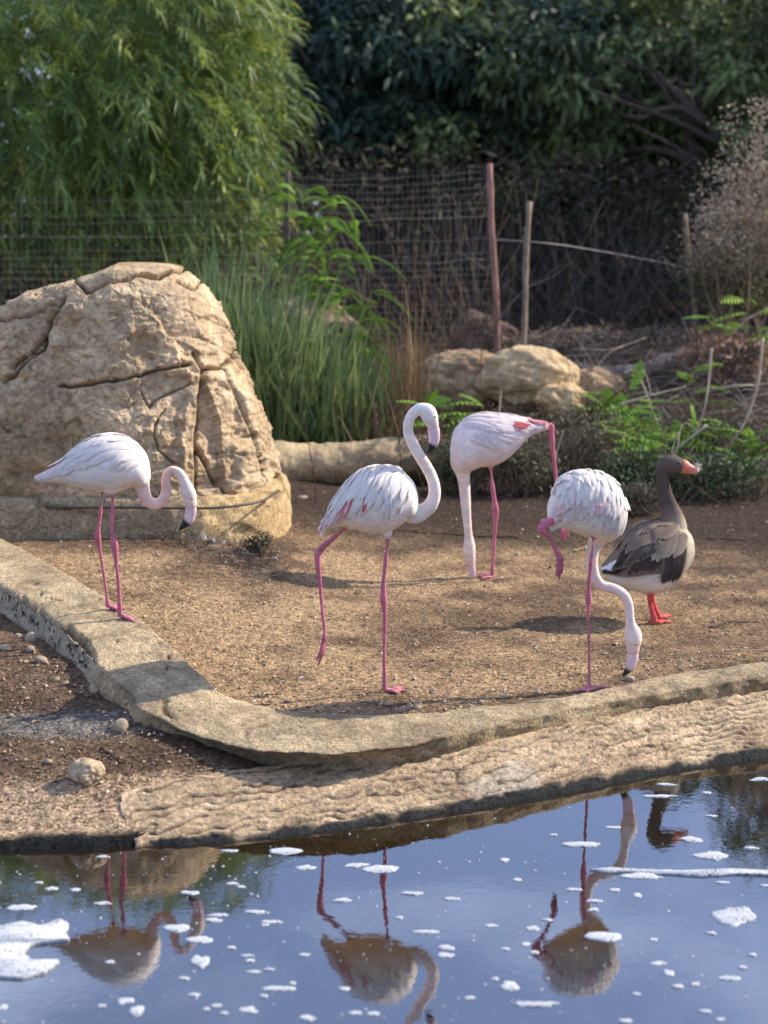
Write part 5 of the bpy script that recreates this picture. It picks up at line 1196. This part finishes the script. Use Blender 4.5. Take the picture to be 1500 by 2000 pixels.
# tall pale shrub with dry seed heads at the right edge
def seedshrub():
    D = 15.2; b = at(1450, 660, D); x = b[0]; z0 = tz(x, D); root = empty('dry_seed_shrub', (x, D, z0), 'tall pale shrub with dry tan seed heads at the right edge', 'shrub')
    mb = MB(); B = []
    for i in range(46):
        s0 = np.array([x + rng.normal() * .18, D + rng.normal() * .15, z0 - .05]); tx = rng.uniform(1370, 1600); ty = np.interp(tx, [1370, 1420, 1470, 1600], [470, 290, 210, 180]) + rng.uniform(0, 260); e = at(tx, ty, D + rng.normal() * .3)
        A = branch(mb, s0, e, .010, .003, colvar(lin(140, 122, 100), 1, .2)[0], .04, 10, 5)
        for j in range(10):
            q = A[rng.integers(3, 10), :3]; e2 = q + rng.normal(size=3) * .13 + np.array([0, 0, .1]); branch(mb, q, e2, .003, .001, colvar(lin(150, 130, 104), 1, .2)[0], .08, 5, 3)
            B.append(e2 + rng.normal(size=(22, 3)) * .05)
    mb.build('stem', M_WOOD, root); B = np.concatenate(B); B = B[B[:, 2] > z0 + .35]; N = len(B); z_ = B[:, 2]
    hi = sstep(1.5, 2.3, z_)[:, None]; c = colvar(np.array([.09, .09, .04]), N, .4) * (1 - hi) + colvar(np.array([.42, .33, .23]), N, .3) * hi
    V, Q, C = blades(B, rng.normal(size=(N, 3)), rng.uniform(.02, .05, N), rng.uniform(.01, .022, N), np.zeros(N), c, 2, prof=np.array([.4, 1, .1])); obj('seed_heads', V, Q, M_DRY, C, root)
seedshrub()
# dead sticks
def stick(pts, D, r, label, col=lin(176, 160, 138), forks=2, dd=0.0):
    P = [at(px, py, D + dd * i / max(1, len(pts) - 1)) for i, (px, py) in enumerate(pts)]; A = resample(np.c_[np.array(P), np.linspace(r, r * .5, len(P))], 24); mb = MB(); V, Q, T = sweep(A[:, :3], A[:, 3], 6); mb.add(V, Q, T, col)
    for i in range(forks): q = A[rng.integers(6, 20), :3]; branch(mb, q, q + np.array([rng.normal() * .15, rng.normal() * .1, rng.uniform(-.05, .2)]), r * .5, r * .2, col, .06, 6, 4)
    o = mb.build('dead_stick', M_WOOD); tag(o, label, 'stick')
stick([(1490, 660), (1475, 770), (1440, 850), (1380, 905)], 12.2, .011, 'long pale dead stick arching at the right edge')
stick([(1390, 680), (1375, 800), (1345, 880)], 12.1, .009, 'pale stick slanting up to the right of the leafy plant', forks=1)
stick([(1380, 830), (1310, 900), (1335, 960)], 11.8, .009, 'bent dead stick above the goose bill')
stick([(1210, 790), (1280, 770), (1340, 755)], 12.5, .009, 'pale stick lying across the brush before the grey slab')
stick([(1350, 770), (1440, 755), (1530, 750)], 13.4, .02, 'thick grey branch lying level at the right', lin(130, 116, 98))
stick([(1130, 800), (1190, 690), (1260, 660)], 14.0, .008, 'thin dead twig rising left of the dry brush')
stick([(1400, 700), (1440, 640), (1500, 600)], 14.6, .010, 'grey twig under the tall pale shrub')
stick([(1100, 840), (1085, 900), (1090, 950)], 11.4, .004, 'thin dry stem standing in the fine shrub', forks=3)
stick([(617, 990), (614, 930), (605, 880), (590, 800)], 10.9, .004, 'thin dark twig standing upright beside the boulder', lin(70, 58, 48), 3)
stick([(785, 960), (782, 900), (780, 820)], 10.9, .004, 'thin dark twig standing behind the raised flamingo neck', lin(70, 58, 48), 3)
stick([(1250, 740), (1330, 900), (1400, 930)], 12.9, .007, 'fine grey twig crossing the leafy plants', forks=3)
stick([(1360, 640), (1365, 720), (1372, 790)], 13.9, .008, 'dark upright twig in the orange dry grass', lin(80, 66, 54))
stick([(945, 640), (940, 700), (938, 770)], 13.0, .005, 'dark thin stem standing before the broad rock', lin(70, 60, 50))

# grey slab with low mesh
sl = MB(); k = ppm(14.3); P = resample(np.array([tuple(at(1095, 715, 14.4)) + (.05,), tuple(at(1180, 728, 14.3)) + (.06,), tuple(at(1260, 722, 14.3)) + (.06,), tuple(at(1330, 705, 14.5)) + (.10,)]), 60)
V, Q, T = sweep(P[:, :3], P[:, 3], 20); V = V + 0.03 * np.stack([fbm(V * 4, 3, 151), fbm(V * 4, 3, 152), fbm(V * 5, 3, 153)], -1)
o = obj('grey_log', V, [Q, T], M_ROCK, rocky_color(V, None, lin(126, 122, 120), lin(96, 92, 90), None, 154)); tag(o, 'weathered grey log lying in the brush behind the low wire', 'log')
rt = empty('low_wire_fence', at(1300, 760, 13.9), 'low rusted wire mesh strip in front of the grey log', 'fence')
mb = MB()
for i in range(64):
    t = i / 63; a = at(1140 + 400 * t, 775 - 20 * t, 13.9); b_ = at(1140 + 400 * t, 690 - 20 * t + 6 * math.sin(9 * t), 13.9); A = np.array([a, (a + b_) / 2, b_]); V, Q, T = sweep(A, np.full(3, .0022), 3, cap=False); mb.add(V, Q, None, lin(110, 96, 84))
for j in range(7):
    A = np.array([at(1140 + 400 * t, 775 - 14 * j - 20 * t + 3 * math.sin(9 * t), 13.9) for t in np.linspace(0, 1, 14)]); V, Q, T = sweep(A, np.full(14, .0022), 3, cap=False); mb.add(V, Q, None, lin(110, 96, 84))
mb.build('wire_mesh', M_METAL, rt)

def place_labels(items, marks, make):
    """items: [(object, px, py)], marks: [(phrase, px, py)]: one label each, told by the nearest landmark and side"""
    slots = {}
    for o, x, y in items:
        ph, mx, my = min(marks, key=lambda m_: math.hypot(x - m_[1], 1.6 * (y - m_[2])))
        dx, dy = x - mx, 1.6 * (y - my); side = ('right of' if dx > 0 else 'left of') if abs(dx) > abs(dy) else ('below' if dy > 0 else 'above')
        slots.setdefault((side, ph), []).append((math.hypot(dx, dy), o))
    for (side, ph), L_ in slots.items():
        L_.sort(key=lambda q: q[0])
        for k, (d_, o) in enumerate(L_): o['label'] = make(side, ph, ['nearest', 'second nearest', 'third nearest', 'fourth nearest', 'fifth nearest', 'sixth nearest', 'seventh nearest', 'eighth nearest', 'ninth nearest', 'tenth nearest'][k] if len(L_) > 1 else None)
# ------------------------------------------------------------------ loose things on the ground
def surf_z(x, y): return np.array([kz(a, b) for a, b in zip(x, y)])
def stone_mesh(seed, nu=14, nv=9):
    th = np.linspace(0, 2 * np.pi, nu, endpoint=False); ph = np.linspace(0.05, np.pi - .05, nv)
    D = np.stack([np.cos(th)[:, None] * np.sin(ph)[None], np.sin(th)[:, None] * np.sin(ph)[None], np.cos(ph)[None] * np.ones(nu)[:, None]], -1); r = 1 + .3 * fbm(D * 1.4 + seed, 3, seed) + .2 * (worley(D[..., 0] * 1.5 + D[..., 1], D[..., 2] * 1.7, seed)[4] - .5)
    V = D * r[..., None]; c = lin(166, 148, 122) * (.9 + .3 * rng.random()) * np.array([1, .97 + .06 * rng.random(), .94 + .1 * rng.random()])
    return make_mesh('stone', V.reshape(-1, 3), wrapfaces(nu, nv), M_STONE, rocky_color(D * 2 + seed, None, c, c * .7, None, seed).reshape(-1, 3))
STM = [stone_mesh(200 + i) for i in range(7)]
def stone(px, py, rpx, label, group=None, i=None, flat=.7, base=None):
    p = G(px, py) if base is None else base; k = ppm(p[1], p[2]); r = rpx / k
    o = bpy.data.objects.new('stone', STM[rng.integers(0, 7) if i is None else i]); COL.objects.link(o); o.location = (p[0], p[1], p[2] + r * .32); o.scale = (r * rng.uniform(.9, 1.25), r * rng.uniform(.8, 1.1), r * flat * rng.uniform(.8, 1.15)); o.rotation_euler = (jit(.3), jit(.3), rng.uniform(0, 6.28)); return tag(o, label, 'stone', group)
stone(60, 1252, 13, 'knobbly tan stone at the foot of the broken kerb side', i=0, flat=.95)
stone(60, 1272, 11, 'smooth pale oval stone just below the knobbly one at the broken kerb', i=1)
stone(10, 1270, 14, 'wide grey stone at the left edge under the broken kerb', i=2, flat=.5)
stone(38, 1246, 8, 'small round stone between the grey stone and the knobbly stone', i=3)
stone(80, 1292, 14, 'low reddish stone in the litter below the kerb', i=4, flat=.5)
stone(185, 1350, 13, 'angular brown stone lying in the litter between kerb and pond', i=5)
stone(236, 1424, 13, 'pale square stone standing near the lip of the kerb', i=6, flat=1.1)
p = G(172, 1520); simple_rock('stone', (p[0], p[1], p[2] + .02), (.06, .05, .045), 71, lin(196, 172, 140), lin(150, 126, 100), 'largest jagged tan stone on the mud bank near the apron', 'stone', nu=50, nv=34)
SO = []; SI = []
for px, py in [(110, 1330), (128, 1336), (45, 1345), (20, 1400), (255, 1575), (30, 1520), (95, 1490), (215, 1470), (330, 1490)]: SO.append((stone(px, py, rng.uniform(4, 8), 'small stone in the dark litter between kerb and pond', 'small stones on the mud bank'), px, py))
for px, py, r in [(760, 1378, 9), (800, 1380, 6), (815, 1384, 10), (845, 1352, 8), (868, 1372, 5), (905, 1335, 6), (940, 1372, 5), (960, 1350, 6), (700, 1386, 5), (985, 1362, 6), (1020, 1340, 5), (880, 1320, 5), (1050, 1352, 6), (640, 1380, 5), (560, 1370, 5), (1010, 1085, 6), (1050, 1050, 4), (1060, 1020, 6), (545, 1165, 5), (610, 1168, 6), (590, 975, 8), (425, 1268, 5), (80, 1048, 9), (230, 1105, 6), (735, 1255, 4), (1180, 1278, 5), (1230, 1330, 10), (1265, 1310, 5), (1350, 1290, 5), (1420, 1240, 5), (1340, 1110, 5), (1430, 1130, 5), (1470, 940, 9), (1100, 1030, 7), (845, 1290, 5), (520, 1300, 4), (470, 1345, 5), (1395, 1215, 5)]:
    SI.append((stone(px, py, r, 'small tan stone on the bare dirt inside the kerb', 'small stones on the dirt'), px, py))
place_labels(SO, [('the jagged tan stone', 172, 1520), ('the pale square stone', 236, 1424), ('the angular brown stone', 185, 1350)], lambda sd, ph, rk: 'small stone in dark litter ' + sd + ' ' + ph + (', ' + rk + ' to it' if rk else ''))
place_labels(SI, [('the middle flamingo foot', 760, 1345), ('the drooping flamingo foot', 1150, 1355), ('the middle raised foot', 625, 1280), ('the back flamingo foot', 955, 1130), ('the goose feet', 1290, 1215), ('the plinth corner', 560, 1045), ('the kerb flamingo legs', 215, 1120), ('the bend of the kerb', 430, 1350), ('the drooping bird bill', 1220, 1320)], lambda sd, ph, rk: 'small tan stone on dirt ' + sd + ' ' + ph + (', ' + rk + ' to it' if rk else ''))
# gravel and chips: one mass
def gravel():
    mb = MB(); N = 9000
    px = rng.uniform(-60, 1560, N); py = 940 + 460 * rng.random(N) ** .75; pts = []
    x = np.empty(N); y = np.empty(N)
    for i in range(N):
        z = .2; q = onz(px[i], py[i], .21); x[i], y[i] = q[0], q[1]
    ok = (y - kerbline(x) > .17) & (y < 11.8); near = (y - kerbline(x)) < .55; keep = ok & (near | (rng.random(N) < .35)); x, y = x[keep], y[keep]
    x2 = rng.uniform(-1.9, 0.0, 1500); y2 = waterline(x2) + rng.uniform(.08, 1.5, 1500); k2 = y2 < kerbline(x2) - .22; x = np.r_[x, x2[k2]]; y = np.r_[y, y2[k2]]
    n_ = len(x); r = rng.uniform(.0025, .0075, n_) * (1 + .6 * (rng.random(n_) < .1)); z = terrain(x, y)
    oc = np.array([[1, 0, 0], [-1, 0, 0], [0, 1, 0], [0, -1, 0], [0, 0, .7], [0, 0, -.7]], float); of = np.array([[0, 2, 4], [2, 1, 4], [1, 3, 4], [3, 0, 4], [2, 0, 5], [1, 2, 5], [3, 1, 5], [0, 3, 5]])
    V = np.stack([x, y, z + r * .4], -1)[:, None] + (oc[None] + rng.normal(size=(n_, 6, 3)) * .25) * (r[:, None, None] * rng.uniform(.7, 1.4, (n_, 1, 3)))
    F = (np.arange(n_)[:, None, None] * 6 + of[None]).reshape(-1, 3); c = colvar(lin(150, 128, 100), n_, .4, lin(196, 176, 148), .3)
    o = obj('gravel', V.reshape(-1, 3), F, M_STONE, np.repeat(c, 6, 0), smooth=False, origin=(0, 7, .2)); tag(o, 'fine gravel scattered over the dirt', kind='stuff')
    # bits of twig and leaf litter
    N = 30000; px = rng.uniform(-80, 1580, N); py = 930 + 470 * rng.random(N); q = np.array([onz(a, b, .21) for a, b in zip(px, py)]); x, y = q[:, 0], q[:, 1]
    P_ = np.stack([x, y, 0 * x], -1); dens = np.clip(.36 + 1.0 * fbm(P_ * 1.3, 4, 41) + .5 * fbm(P_ * 5, 4, 43), 0.10, 1); dens = np.maximum(dens, sstep(9.6, 10.6, y + .25 * x)); dens = np.maximum(dens, .8 * sstep(.5, .1, y - kerbline(x))); dens = np.maximum(dens, .55 * sstep(.5, 2, x))
    keep = (y - kerbline(x) > .16) & (y < 12) & (rng.random(N) < dens); x, y = x[keep], y[keep]
    x2 = rng.uniform(-2.0, .4, 9000); y2 = waterline(x2) + rng.uniform(.22, 1.6, 9000); k2 = (y2 < kerbline(x2) - .22) & ((x2 < -.75) | (y2 - waterline(x2) > .36)); x = np.r_[x, x2[k2]]; y = np.r_[y, y2[k2]]
    n_ = len(x); z = terrain(x, y); a = rng.uniform(0, np.pi, n_); d = np.stack([np.cos(a), np.sin(a) * .7, rng.normal(size=n_) * .12], -1); L = rng.uniform(.008, .026, n_); B = np.stack([x, y, z + .003], -1) - d * L[:, None] / 2
    cc = colvar(lin(92, 72, 56), n_, .45, lin(160, 136, 106), .12)
    V, Q, C = blades(B, d, L, rng.uniform(.0022, .006, n_), rng.uniform(-.1, .1, n_), cc, 2, prof=np.array([.5, 1, .3]), flat=np.tile(UP, (n_, 1)) + rng.normal(size=(n_, 3)) * .35)
    o = obj('leaf_litter', V, Q, M_DRY, C, origin=(0, 7, .2)); tag(o, 'brown bits of leaf and twig littering the ground', kind='stuff')
gravel()
def twigpile():
    TU = []
    N = 1700; t = rng.random(N); px = 250 + 290 * t + rng.normal(size=N) * 16; py = 1045 + 50 * t + rng.normal(size=N) * (17 - 6 * t); q = np.array([onz(a, b, .36) for a, b in zip(px, py)]); z = terrain(q[:, 0], q[:, 1]); hgt = .05 * (1 - t * .6)
    B = np.stack([q[:, 0], q[:, 1], z + rng.random(N) * hgt], -1); d = rng.normal(size=(N, 3)) * np.array([1, .8, .45])
    V, Q, C = blades(B, d, rng.uniform(.03, .12, N), rng.uniform(.002, .005, N), rng.uniform(-.1, .3, N), colvar(lin(78, 66, 58), N, .45, lin(176, 166, 156), .15), 3)
    o = obj('twig_litter', V, Q, M_DRY, C); tag(o, 'grey heap of fine twigs swept against the boulder plinth', kind='stuff')
    for i, (px, py, r) in enumerate([(398, 1066, 9), (416, 1072, 8), (436, 1077, 8), (447, 1062, 6), (538, 1094, 12), (352, 1040, 8), (462, 1076, 6), (405, 1055, 6)]):
        p = G(px, py); k = ppm(p[1]); mb = MB()
        for j in range(34):
            dd = unit(rng.normal(size=3) + np.array([0, 0, .5])); R = .62 * r / k; p0 = p + np.array([0, 0, .04 * (px < 500) + .006]); A = np.array([p0, p0 + dd * R * .6, p0 + dd * R + rng.normal(size=3) * R * .2]); V, Q, T = sweep(A, np.array([.0022, .0018, .0008]), 3); mb.add(V, Q, T, (.75, .74, .73))
        o = mb.build('down_feather', M_FEATHER); tag(o, 'tuft of white down lying alone to the right of the twig heap' if px > 500 else 'tuft of white down caught in the twig heap by the plinth', 'feather', None if px > 500 else 'down tufts in the twig heap'); TU.append((o, px, py)) if px < 500 else None
    TU.sort(key=lambda q: q[1])
    for k, (o, a, b) in enumerate(TU): o['label'] = ('leftmost', 'second from left', 'third from left', 'fourth from left', 'fifth from left', 'sixth from left', 'rightmost')[k] + ' white down tuft caught in the twig heap by the plinth'
twigpile()
def flecks():
    N = 90; px = rng.uniform(60, 1480, N); py = rng.uniform(1040, 1400, N); q = np.array([onz(a, b, .22) for a, b in zip(px, py)]); k = q[:, 1] - kerbline(q[:, 0]) > .2; q = q[k]; z = terrain(q[:, 0], q[:, 1]); n_ = len(q)
    V, Q, C = blades(np.stack([q[:, 0], q[:, 1], z + .006], -1), rng.normal(size=(n_, 3)) * np.array([1, 1, .2]), rng.uniform(.008, .03, n_), rng.uniform(.004, .010, n_), np.full(n_, -.1), colvar(np.array([.62, .60, .57]), n_, .2), 3)
    o = obj('feather_flecks', V, Q, M_FEATHER, C, origin=(0, 7.5, .2)); tag(o, 'tiny pale flecks of down and droppings on the dirt', kind='stuff')
flecks()
for pts, lab in [([(1010, 1052), (900, 1046), (800, 1040), (745, 1036)], 'long thin dark twig on the dirt behind the raised flamingo'), ([(1380, 1052), (1440, 1056), (1540, 1058)], 'thin dark twig on the dirt right of the goose'), ([(1120, 1078), (1145, 1070), (1165, 1068)], 'short thick twig just left of the drooping flamingo neck'), ([(1385, 1228), (1430, 1218), (1480, 1216)], 'short twig on the dirt right of the goose feet'), ([(60, 1415), (90, 1405), (110, 1402)], 'pale thin twig on the litter by the left edge'), ([(196, 1465), (225, 1480), (250, 1490)], 'dark twig on the mud above the jagged stone')]:
    P = np.array([G(a, b) + np.array([0, 0, .006]) for a, b in pts]); A = resample(np.c_[P, np.linspace(.005, .002, len(P))], 16); V, Q, T = sweep(A[:, :3] + rng.normal(size=(16, 3)) * .003, A[:, 3], 5); o = obj('fallen_twig', V, [Q, T], M_WOOD, lin(160, 140, 116) if 'pale' in lab or 'thick' in lab else lin(74, 60, 50)); tag(o, lab, 'twig')

# ------------------------------------------------------------------ foam on the pond
def blob(cx, cy, rx, ry, s, irr=.25, n=34, ring=5):
    p = onz(cx, cy, 0); kx = ppm(p[1], 0); dy_ = abs(onz(cx, cy + ry, 0)[1] - onz(cx, cy - ry, 0)[1]) / 2
    a = np.linspace(0, 2 * np.pi, n, endpoint=False); f = fbm(np.stack([np.cos(a) * 1.3 + s * 5.1, np.sin(a) * 1.3 + s * 3.7, 0 * a], -1), 3, int(s * 10) % 997); r = 1 + irr * 1.6 * f
    E = np.stack([np.cos(a) * r * rx / kx, np.sin(a) * r * dy_], -1); return p, E
def foam_mesh(p, E, h=.004, holes=None):
    n_ = len(E); ts = [1.0, .97, .8, .5, .2]; hs = [-.004, .45 * h, h, h * 1.1, h * 1.1]; V = []
    for t, z in zip(ts, hs): V.append(np.c_[E * t, np.full(n_, z)])
    V = np.concatenate(V) + np.array([p[0], p[1], 0]); V[n_:, 2] += .0012 * fbm(V[n_:] * 60, 2, 77); Q = gridfaces(5, n_, True)[:, ::-1]; V = np.vstack([V, [[p[0], p[1], h * 1.1]]]); j = np.arange(n_); T = np.stack([4 * n_ + j, 4 * n_ + (j + 1) % n_, np.full(n_, 5 * n_)], -1)
    return V, [Q, T]
FC = np.array([.52, .53, .54])
def foam(cx, cy, rx, ry, label, group=None, irr=.2, h=.004):
    p, E = blob(cx, cy, rx, ry, rng.random() * 90 + 1, irr, 44 if rx > 30 else 24); V, F = foam_mesh(p, E, h); o = obj('foam_patch', V, F, M_FOAM, FC * (.92 + .1 * rng.random())); return tag(o, label, 'foam', group)
def foam_poly(pts, label, h=.006):
    from mathutils.geometry import tessellate_polygon
    P = np.array([onz(a, b, 0) for a, b in pts]); Pc = np.vstack([P, P[:1]]); d = np.r_[0, np.cumsum(np.linalg.norm(np.diff(Pc, axis=0), axis=1))]; t = np.linspace(0, d[-1], 161)[:-1]
    R = np.stack([np.interp(t, d, Pc[:, k]) for k in range(3)], -1); R = (np.roll(R, 1, 0) + R * 2 + np.roll(R, -1, 0)) / 4
    R[:, :2] += .007 * np.stack([fbm(R * 22, 3, 5), fbm(R * 22, 3, 6)], -1); n_ = len(R); V = np.vstack([R + [0, 0, -.004], R + [0, 0, h * .6], (R * .985 + R.mean(0) * .015) * [1, 1, 0] + [0, 0, h]])
    T = np.array(tessellate_polygon([[Vector(p) for p in V[2 * n_:]]])) + 2 * n_
    nz = np.cross(V[T[:, 1]] - V[T[:, 0]], V[T[:, 2]] - V[T[:, 0]])[:, 2]; T[nz < 0] = T[nz < 0][:, ::-1]
    o = obj('foam_patch', V, [gridfaces(3, n_, True), T], M_FOAM, FC); return tag(o, label, 'foam')
foam_poly([(-60, 1830), (0, 1812), (45, 1803), (80, 1812), (118, 1798), (137, 1806), (128, 1822), (137, 1838), (100, 1842), (62, 1848), (45, 1866), (62, 1880), (122, 1879), (90, 1902), (40, 1914), (0, 1911), (-60, 1915)], 'large bubbly raft of white foam at the left edge of the pond', .009)
foam_poly([(1150, 1700), (1190, 1697), (1250, 1700), (1330, 1703), (1420, 1699), (1520, 1703), (1520, 1710), (1440, 1709), (1370, 1713), (1300, 1708), (1240, 1705), (1190, 1706)], 'long thin white streak of foam across the right side of the pond')
foam(1250, 1711, 42, 6, 'lumpy foam hanging below the long white streak', irr=.35)
foam(1392, 1672, 34, 12, 'ragged foam below the reflected goose head', irr=.5)
foam(1434, 1788, 36, 18, 'large ragged foam patch at the far right of the pond', irr=.5)
foam(390, 1878, 15, 11, 'ragged foam right of the reflected flamingo on the left', irr=.5)
foam(995, 1928, 19, 10, 'ragged foam below and between the two right-hand reflections', irr=.45)
foam(1180, 1830, 38, 9, 'oval foam lying over the drooping flamingo reflection', irr=.2)
foam(1132, 1650, 40, 5, 'flat foam patch crossing the reflected pink leg near the right', irr=.25)
foam(742, 1698, 36, 8, 'bright oval foam crossing the middle flamingo reflected leg', irr=.15)
foam(1042, 1962, 44, 5, 'long double foam sliver near the bottom of the pond', irr=.3)
foam(269, 1973, 14, 9, 'triangular foam spot near the bottom at the left', irr=.4)
foam(555, 1663, 36, 7, 'pale foam patch close to the bank at the middle', irr=.2)
foam(345, 1813, 22, 7, 'ragged foam over the reflected neck of the left flamingo', irr=.3)
foam(388, 1836, 28, 6, 'flat foam below the reflected head of the left flamingo', irr=.2)
FO = []
S6 = [(1190, 190, 35, 8), (1390, 180, 40, 9), (80, 347, 60, 10), (200, 272, 25, 7), (290, 277, 25, 7), (400, 330, 32, 6), (740, 288, 32, 7), (845, 375, 40, 5), (830, 395, 30, 7), (485, 712, 32, 12), (995, 364, 48, 7), (1065, 402, 42, 6), (1330, 317, 36, 7), (965, 534, 24, 5), (975, 553, 22, 7), (990, 597, 24, 7), (1090, 662, 58, 10), (972, 748, 34, 12), (762, 688, 24, 7), (845, 729, 20, 6), (1190, 530, 22, 6), (1345, 664, 22, 8), (1195, 777, 30, 9), (1385, 757, 24, 7), (1460, 760, 26, 9), (720, 623, 24, 6), (10, 735, 16, 14), (150, 249, 20, 4), (430, 560, 20, 6), (875, 759, 18, 6), (1050, 588, 20, 5), (805, 742, 14, 5), (1145, 642, 14, 6), (1030, 693, 18, 5), (395, 730, 18, 5), (900, 504, 22, 5), (940, 265, 22, 4), (905, 253, 20, 5), (1035, 414, 20, 4), (400, 147, 26, 4), (895, 124, 30, 4)]
S7 = [(585, 728, 28, 9), (420, 717, 26, 6), (990, 598, 20, 8), (1065, 865, 32, 8), (1115, 903, 24, 13), (1345, 922, 36, 10), (1145, 955, 24, 7), (1195, 378, 45, 10), (265, 612, 40, 5), (160, 740, 45, 9), (240, 803, 30, 9), (240, 832, 28, 11), (520, 537, 16, 8), (940, 1090, 28, 7), (1255, 1052, 22, 7), (900, 578, 28, 6), (1280, 746, 22, 6), (1050, 770, 16, 6), (550, 790, 20, 6), (330, 1000, 24, 6), (985, 983, 18, 5), (60, 685, 16, 5), (110, 590, 36, 6), (1480, 145, 50, 6), (468, 460, 20, 7), (1100, 165, 36, 4), (1090, 210, 70, 5), (895, 332, 36, 4), (660, 362, 18, 3), (1430, 413, 28, 5), (1320, 548, 24, 5), (1490, 560, 24, 6), (820, 620, 30, 6), (820, 655, 24, 6), (740, 575, 32, 6), (640, 695, 22, 5), (1440, 830, 20, 5), (1215, 945, 18, 7), (1400, 880, 18, 6), (1310, 1083, 20, 5), (1260, 198, 24, 4), (1275, 288, 24, 3), (435, 925, 14, 6), (590, 822, 18, 6), (475, 808, 20, 6)]
for c_, S in ((Crop(0, 1600, 2), S6), (Crop(750, 1450, 2), S7)):
    for x, y, a, b in S:
        q = c_(x, y); FO.append((foam(q[0], q[1], a / 2, b / 2, 'small oval of white foam floating on the pond', 'small foam ovals on the pond', .42, .0028), q[0], q[1]))
place_labels(FO, [('the big foam raft', 60, 1860), ('the left reflected bird', 260, 1860), ('the left reflected legs', 240, 1720), ('the reflected bird in the middle', 750, 1870), ('the middle reflected legs', 700, 1700), ('the reflected neck near the bottom', 860, 1940), ('the right reflected bird', 1165, 1890), ('the reflected lifted foot', 1105, 1790), ('the right reflected leg', 1157, 1600), ('the long white streak', 1330, 1705), ('the reflected goose head', 1320, 1590), ('the large ragged patch', 1434, 1788), ('the ragged patch between reflections', 995, 1928), ('the triangular spot', 269, 1973), ('the bottom right corner', 1480, 1980)],
             lambda sd, ph, rk: 'small white foam oval ' + sd + ' ' + ph + (', ' + rk + ' to it' if rk else ''))
def specks():
    mb = MB(); N = 1500; px = rng.uniform(-30, 1530, N); py = 1500 + 520 * rng.random(N); m_ = 0
    wy = np.interp(px, [a for a, _ in WATER_PX], [b for _, b in WATER_PX])
    for i in range(N):
        if py[i] < wy[i] + 10 or rng.random() < .45 + .3 * (py[i] < 1640): continue
        r = (.7 + 2.2 * rng.random() ** 5); p, E = blob(px[i], py[i], r * 1.3, r * .55, i * .37, .15, 9); V = np.vstack([np.c_[E, np.full(9, -.001)], np.c_[E * .8, np.full(9, .0022)]]) + np.array([p[0], p[1], 0]); Q = gridfaces(2, 9, True)[:, ::-1]; V = np.vstack([V, [[p[0], p[1], .0026]]]); j = np.arange(9); mb.add(V, Q, np.stack([9 + j, 9 + (j + 1) % 9, np.full(9, 18)], -1), FC * .9)
    tag(mb.build('foam_specks', M_FOAM, origin=(0, 5, 0)), 'tiny specks of foam scattered on the pond', kind='stuff')
specks()
